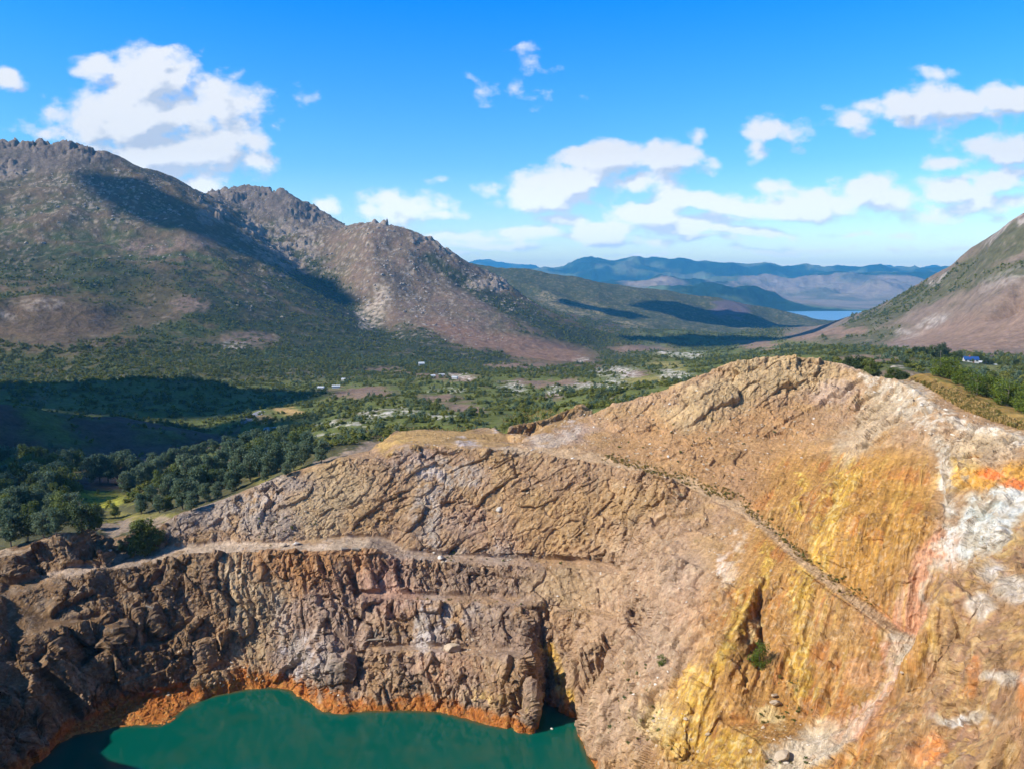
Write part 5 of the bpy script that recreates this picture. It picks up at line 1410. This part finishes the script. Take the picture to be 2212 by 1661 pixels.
# ------------------------------------------------------------------ sun, added out-of-view cloud meshes that shade hills and valley
SAZ, SEL = math.radians(-110), math.radians(37)          # from behind the left shoulder
SDIR = Vector((math.sin(SAZ) * math.cos(SEL), math.cos(SAZ) * math.cos(SEL), math.sin(SEL)))
sl = bpy.data.lights.new('sun', 'SUN'); sl.energy = 4.8; sl.angle = math.radians(.53); sl.color = (1.0, .935, .83)
so = bpy.data.objects.new('sun', sl); COL.objects.link(so)
so.rotation_euler = SDIR.to_track_quat('Z', 'Y').to_euler()

def cm_b(b, p):
    p.inputs['Base Color'].default_value = (.85, .86, .88, 1)
M['shade_cloud'] = surface('shade_cloud_white', cm_b, 1.0, 0.0)
def shade_cloud(target, rx, ry, alt, seed, rz=0.0):  # unseen blocker, put sunward of the target to darken it
    t = Vector(target); c = t + SDIR * ((alt - t.z) / SDIR.z)
    rnd = np.random.default_rng(seed)
    bm = bmesh.new(); bmesh.ops.create_icosphere(bm, subdivisions=5, radius=1)
    co = np.array([v.co for v in bm.verts], np.float32)
    d = 1 + .42 * fbm(co * 1.6 + seed * 3.1, 5) + .12 * ridged(co * 4 + seed, 3)
    co = co * d[:, None]; co[:, 2] = np.where(co[:, 2] < -.25, -.25 + (co[:, 2] + .25) * .15, co[:, 2])
    co *= np.array((rx, ry, min(rx, ry) * .42))
    for v, q_ in zip(bm.verts, co): v.co = q_
    me = bpy.data.meshes.new('shade_cloud'); bm.to_mesh(me); bm.free(); me.materials.append(M['shade_cloud'])
    me.polygons.foreach_set('use_smooth', [True] * len(me.polygons))
    o = bpy.data.objects.new('shade_cloud', me); COL.objects.link(o); o.location = c; o.rotation_euler = (0, 0, rz)
    o['kind'] = 'structure'
    return o
SHADE_CLOUDS = [(atY(170, 935, 520), 130, 100, 1500, 1, .2), (atY(230, 850, 760), 190, 95, 1500, 2, 0.1), (atY(-40, 1090, 330), 45, 60, 1500, 8, 0),
          (atY(1610, 742, 2700), 430, 95, 1500, 3, .05), (atY(640, 640, 2300), 130, 190, 2400, 22, .6), (atY(1600, 712, 3950), 380, 190, 1600, 4, .3), (atY(1300, 672, 3500), 150, 80, 1600, 6, .4)]
for cdef in SHADE_CLOUDS: shade_cloud(*cdef)

# ------------------------------------------------------------------ air
HAZE_D = 5.0e-5
hx = 19000
hv, hf = box(-hx, hx, -600, 27500, -420, 780)
hm = bpy.data.materials.new('haze'); b = NB(nt(hm))
out = b.n('ShaderNodeOutputMaterial'); pv = b.n('ShaderNodeVolumePrincipled')
pv.inputs['Color'].default_value = (.11, .53, 1.0, 1); pv.inputs['Density'].default_value = HAZE_D; pv.inputs['Anisotropy'].default_value = 0.0
b.l(pv.outputs[0], out.inputs['Volume'])
o = mesh_obj('haze', hv, hf, hm); o['kind'] = 'stuff'; o['label'] = 'thin blue haze filling the valley air'

# ------------------------------------------------------------------ sky with cumulus (procedural, by direction)
w = bpy.data.worlds.new('World'); scene.world = w; w.cycles.sampling_method = 'MANUAL'; w.cycles.sample_map_resolution = 256; w.use_nodes = True
t = w.node_tree; t.nodes.clear(); b = NB(t)
out = b.n('ShaderNodeOutputWorld'); bg = b.n('ShaderNodeBackground'); b.l(bg.outputs[0], out.inputs[0])
bg.inputs['Strength'].default_value = .1
sky = b.n('ShaderNodeTexSky', sky_type='NISHITA'); sky.sun_disc = False
sky.sun_elevation = SEL; sky.sun_rotation = SAZ; sky.altitude = 400; sky.air_density = 1.0; sky.dust_density = .4; sky.ozone_density = 2.2
tc = b.n('ShaderNodeTexCoord').outputs['Generated']
sep = b.n('ShaderNodeSeparateXYZ'); b.l(tc, sep.inputs[0])
ysafe = b.math('MAXIMUM', sep.outputs[1], .02)
su = b.math('DIVIDE', sep.outputs[0], ysafe); sv = b.math('DIVIDE', sep.outputs[2], ysafe)
cmb = b.n('ShaderNodeCombineXYZ'); b.l(su, cmb.inputs[0]); b.l(sv, cmb.inputs[1]); PV = cmb.outputs[0]
# cloud field as a node group: position on the sky -> density
cg = bpy.data.node_groups.new('cumulus', 'ShaderNodeTree')
cg.interface.new_socket('P', in_out='INPUT', socket_type='NodeSocketVector')
cg.interface.new_socket('D', in_out='OUTPUT', socket_type='NodeSocketFloat')
gb = NB(cg); gi = gb.n('NodeGroupInput'); go = gb.n('NodeGroupOutput')
wn = gb.noise(gi.outputs[0], 7.0, 3, .5, 'Color')
wp = gb.vec('ADD', gi.outputs[0], gb.vec('SCALE', gb.vec('SUBTRACT', wn, (.5, .5, .5)), scale=.045))
CL = [(330, 165, 120, 75, 1.1), (300, 255, 210, 75, 1.1), (490, 235, 100, 75, 1), (360, 335, 220, 62, 1.1), (565, 355, 80, 22, .9), (200, 140, 75, 30, .9), (345, 110, 50, 30, 1), (110, 278, 110, 24, .7), (570, 195, 30, 35, .7), (420, 390, 90, 30, .9), (520, 290, 80, 60, 1.0),
      (8, 183, 42, 24, .9), (125, 232, 26, 12, .75), (448, 102, 18, 15, .55), (668, 216, 24, 28, .5), (390, 4, 34, 12, .6), (15, 285, 30, 12, .6),
      (1162, 145, 32, 18, .6), (1044, 197, 32, 17, .55), (1118, 184, 22, 14, .6), (1176, 205, 26, 15, .65), (1010, 165, 16, 9, .45), (1125, 100, 40, 9, .4), (1052, 95, 18, 9, .45), (1250, 197, 20, 10, .45), (1060, 228, 22, 9, .4),
      (1310, 350, 110, 42, 1.15), (1230, 395, 130, 40, 1.1), (1440, 345, 110, 38, 1.0), (1507, 300, 32, 22, .9), (1180, 430, 120, 34, 1.0), (1045, 410, 52, 22, .8), (1350, 400, 130, 34, 1.0),
      (1680, 283, 76, 34, .95), (1635, 322, 34, 32, .8), (1715, 335, 40, 12, .5), (1830, 270, 62, 30, .85), (1875, 232, 40, 30, .8), (2060, 235, 150, 45, 1.1), (2170, 215, 90, 45, 1.1), (1945, 220, 60, 40, .9), (2020, 165, 70, 18, .6), (1990, 270, 80, 20, .7),
      (2150, 325, 110, 40, 1.0), (2060, 355, 80, 22, .8), (1650, 400, 70, 24, .9), (1760, 415, 90, 22, .85), (1860, 405, 90, 30, 1.0), (1930, 440, 110, 26, .9), (2060, 420, 110, 32, 1.0), (2160, 400, 90, 34, 1.0), (2200, 450, 90, 26, .8),
      (1500, 440, 120, 26, 1.0), (1620, 450, 120, 24, 1.0), (1750, 450, 110, 22, .9), (1400, 460, 120, 28, 1.0), (1300, 485, 120, 22, .95), (1480, 485, 150, 22, .95), (1150, 500, 150, 18, .85), (1020, 515, 130, 16, .8), (1350, 520, 150, 15, .75), (1520, 515, 100, 12, .6), (1130, 535, 160, 10, .6), (1000, 545, 90, 8, .5),
      (890, 452, 110, 32, .95), (830, 430, 70, 24, .7), (715, 442, 42, 20, .8), (925, 402, 36, 10, .45), (950, 470, 70, 22, .7), (1650, 540, 90, 9, .55), (1780, 530, 110, 10, .55), (1930, 535, 70, 9, .5), (1850, 500, 160, 9, .45), (2050, 540, 90, 8, .4), (1400, 548, 150, 7, .5), (1230, 470, 80, 18, .8), (1750, 438, 330, 34, .82), (1250, 505, 230, 18, .8), (1560, 500, 260, 14, .8), (2080, 455, 200, 30, .85), (1050, 530, 160, 12, .8)]
acc = None
for (u, v, ru, rv, k) in CL:
    a_, s_ = ray(u, v)
    d_ = gb.vec('LENGTH', gb.vec('MULTIPLY', gb.vec('SUBTRACT', wp, (a_, s_, 0)), (F / (ru * 1.12), F / (rv * 1.15), 0)), out=1)
    k = k * (2.0 if v > 425 or k > 1.05 else 1.65) if k > .78 else (k * 1.85 if v > 425 else k)
    f_ = gb.math('MULTIPLY_ADD', d_, -k * .95, k)
    acc = f_ if acc is None else gb.math('SMOOTH_MAX', acc, f_, .25)
sp_ = gb.n('ShaderNodeSeparateXYZ'); gb.l(gi.outputs[0], sp_.inputs[0])
persp = gb.n('ShaderNodeCombineXYZ')
gb.l(sp_.outputs[0], persp.inputs[0]); gb.l(gb.math('MULTIPLY', sp_.outputs[1], 1.5), persp.inputs[1])
na = gb.noise(persp.outputs[0], 19.0, 10, .62)
nb_ = gb.noise(persp.outputs[0], 5.0, 3, .5)
pf_ = None
for sc_, am_ in ((24.0, .34), (52.0, .18)):
    vr = gb.n('ShaderNodeTexVoronoi', feature='SMOOTH_F1'); vr.inputs['Scale'].default_value = sc_; vr.inputs['Smoothness'].default_value = .25
    gb.l(gb.vec('ADD', persp.outputs[0], gb.vec('SCALE', gb.vec('SUBTRACT', wn, (.5, .5, .5)), scale=.05)), vr.inputs['Vector'])
    q_ = gb.remap(vr.outputs['Distance'], 0, .8, am_, -am_)
    pf_ = q_ if pf_ is None else gb.math('ADD', pf_, q_)
acc = gb.math('ADD', acc, pf_)
D0 = gb.math('ADD', gb.math('MAXIMUM', acc, -.9), gb.math('ADD', gb.remap(na, .25, .75, -.82, .70), gb.remap(nb_, .3, .7, -.14, .14)))
gb.l(D0, go.inputs[0])
def dens(vec_):
    g_ = b.n('ShaderNodeGroup'); g_.node_tree = cg; b.l(vec_, g_.inputs[0]); return g_.outputs[0]
D1 = dens(PV)
D2 = dens(b.vec('ADD', PV, (-.014, .020, 0)))
alpha = b.n('ShaderNodeMapRange', interpolation_type='SMOOTHSTEP'); b.l(D1, alpha.inputs[0])
for i, q_ in enumerate((-.05, .92, 0, 1)): alpha.inputs[i + 1].default_value = q_
fade = b.math('MULTIPLY', alpha.outputs[0], b.remap(sv, -.02, .02, 0, 1))
front = b.math('MULTIPLY', fade, b.math('GREATER_THAN', sep.outputs[1], .05))
front = b.math('MULTIPLY', front, .96)
lit = b.math('ADD', b.math('MULTIPLY', b.math('SUBTRACT', D1, D2), 1.0), b.math('MULTIPLY', D2, -.17)); lit = b.math('ADD', lit, .92, clamp=True)
lit = b.remap(lit, .05, .85, 0, 1)
ccol = b.mix(lit, (3.9, 4.4, 5.35), (6.5, 6.55, 6.65))
# clear-air colour: deepen the blue with height
hs = b.n('ShaderNodeHueSaturation'); hs.inputs['Saturation'].default_value = 1.25; hs.inputs['Value'].default_value = 1.0; b.l(sky.outputs[0], hs.inputs['Color'])
rp = b.n('ShaderNodeValToRGB'); b.l(sep.outputs[2], rp.inputs[0])
rp.color_ramp.elements[0].color = (2.0, 1.68, 1.36, 1); rp.color_ramp.elements[1].position = .32; rp.color_ramp.elements[1].color = (.03, 1.0, 1.95, 1)
for po_, co_ in ((.14, (.74, 1.17, 1.36, 1)), (.6, (.55, .72, .9, 1))):
    rp.color_ramp.elements.new(po_).color = co_
skc = b.mix(1.0, hs.outputs[0], rp.outputs[0], 'MULTIPLY')
cs_ = b.n('ShaderNodeVectorMath', operation='SCALE'); b.l(ccol, cs_.inputs[0]); b.l(b.remap(sv, .03, .16, 1.6, 1.0), cs_.inputs['Scale'])
b.l(b.mix(front, skc, cs_.outputs[0]), bg.inputs['Color'])

# ------------------------------------------------------------------ camera and render settings
cam = bpy.data.cameras.new('camera'); cam.sensor_width = 36; cam.lens = 36 * F / 2212; cam.clip_start = .5; cam.clip_end = 80000
co = bpy.data.objects.new('camera', cam); COL.objects.link(co)
co.location = (0, 0, 0); co.rotation_euler = (math.radians(90) - PITCH, 0, 0)
scene.camera = co
vs = scene.view_settings
vs.view_transform = 'Standard'; vs.look = 'None'; vs.exposure = 0.6; vs.gamma = 1.0; vs.use_curve_mapping = False
scene.cycles.use_adaptive_sampling = True; scene.cycles.adaptive_threshold = .025; scene.cycles.adaptive_min_samples = 24; scene.cycles.max_bounces = 5; scene.cycles.diffuse_bounces = 2; scene.cycles.glossy_bounces = 2; scene.cycles.volume_bounces = 0; scene.cycles.transparent_max_bounces = 4
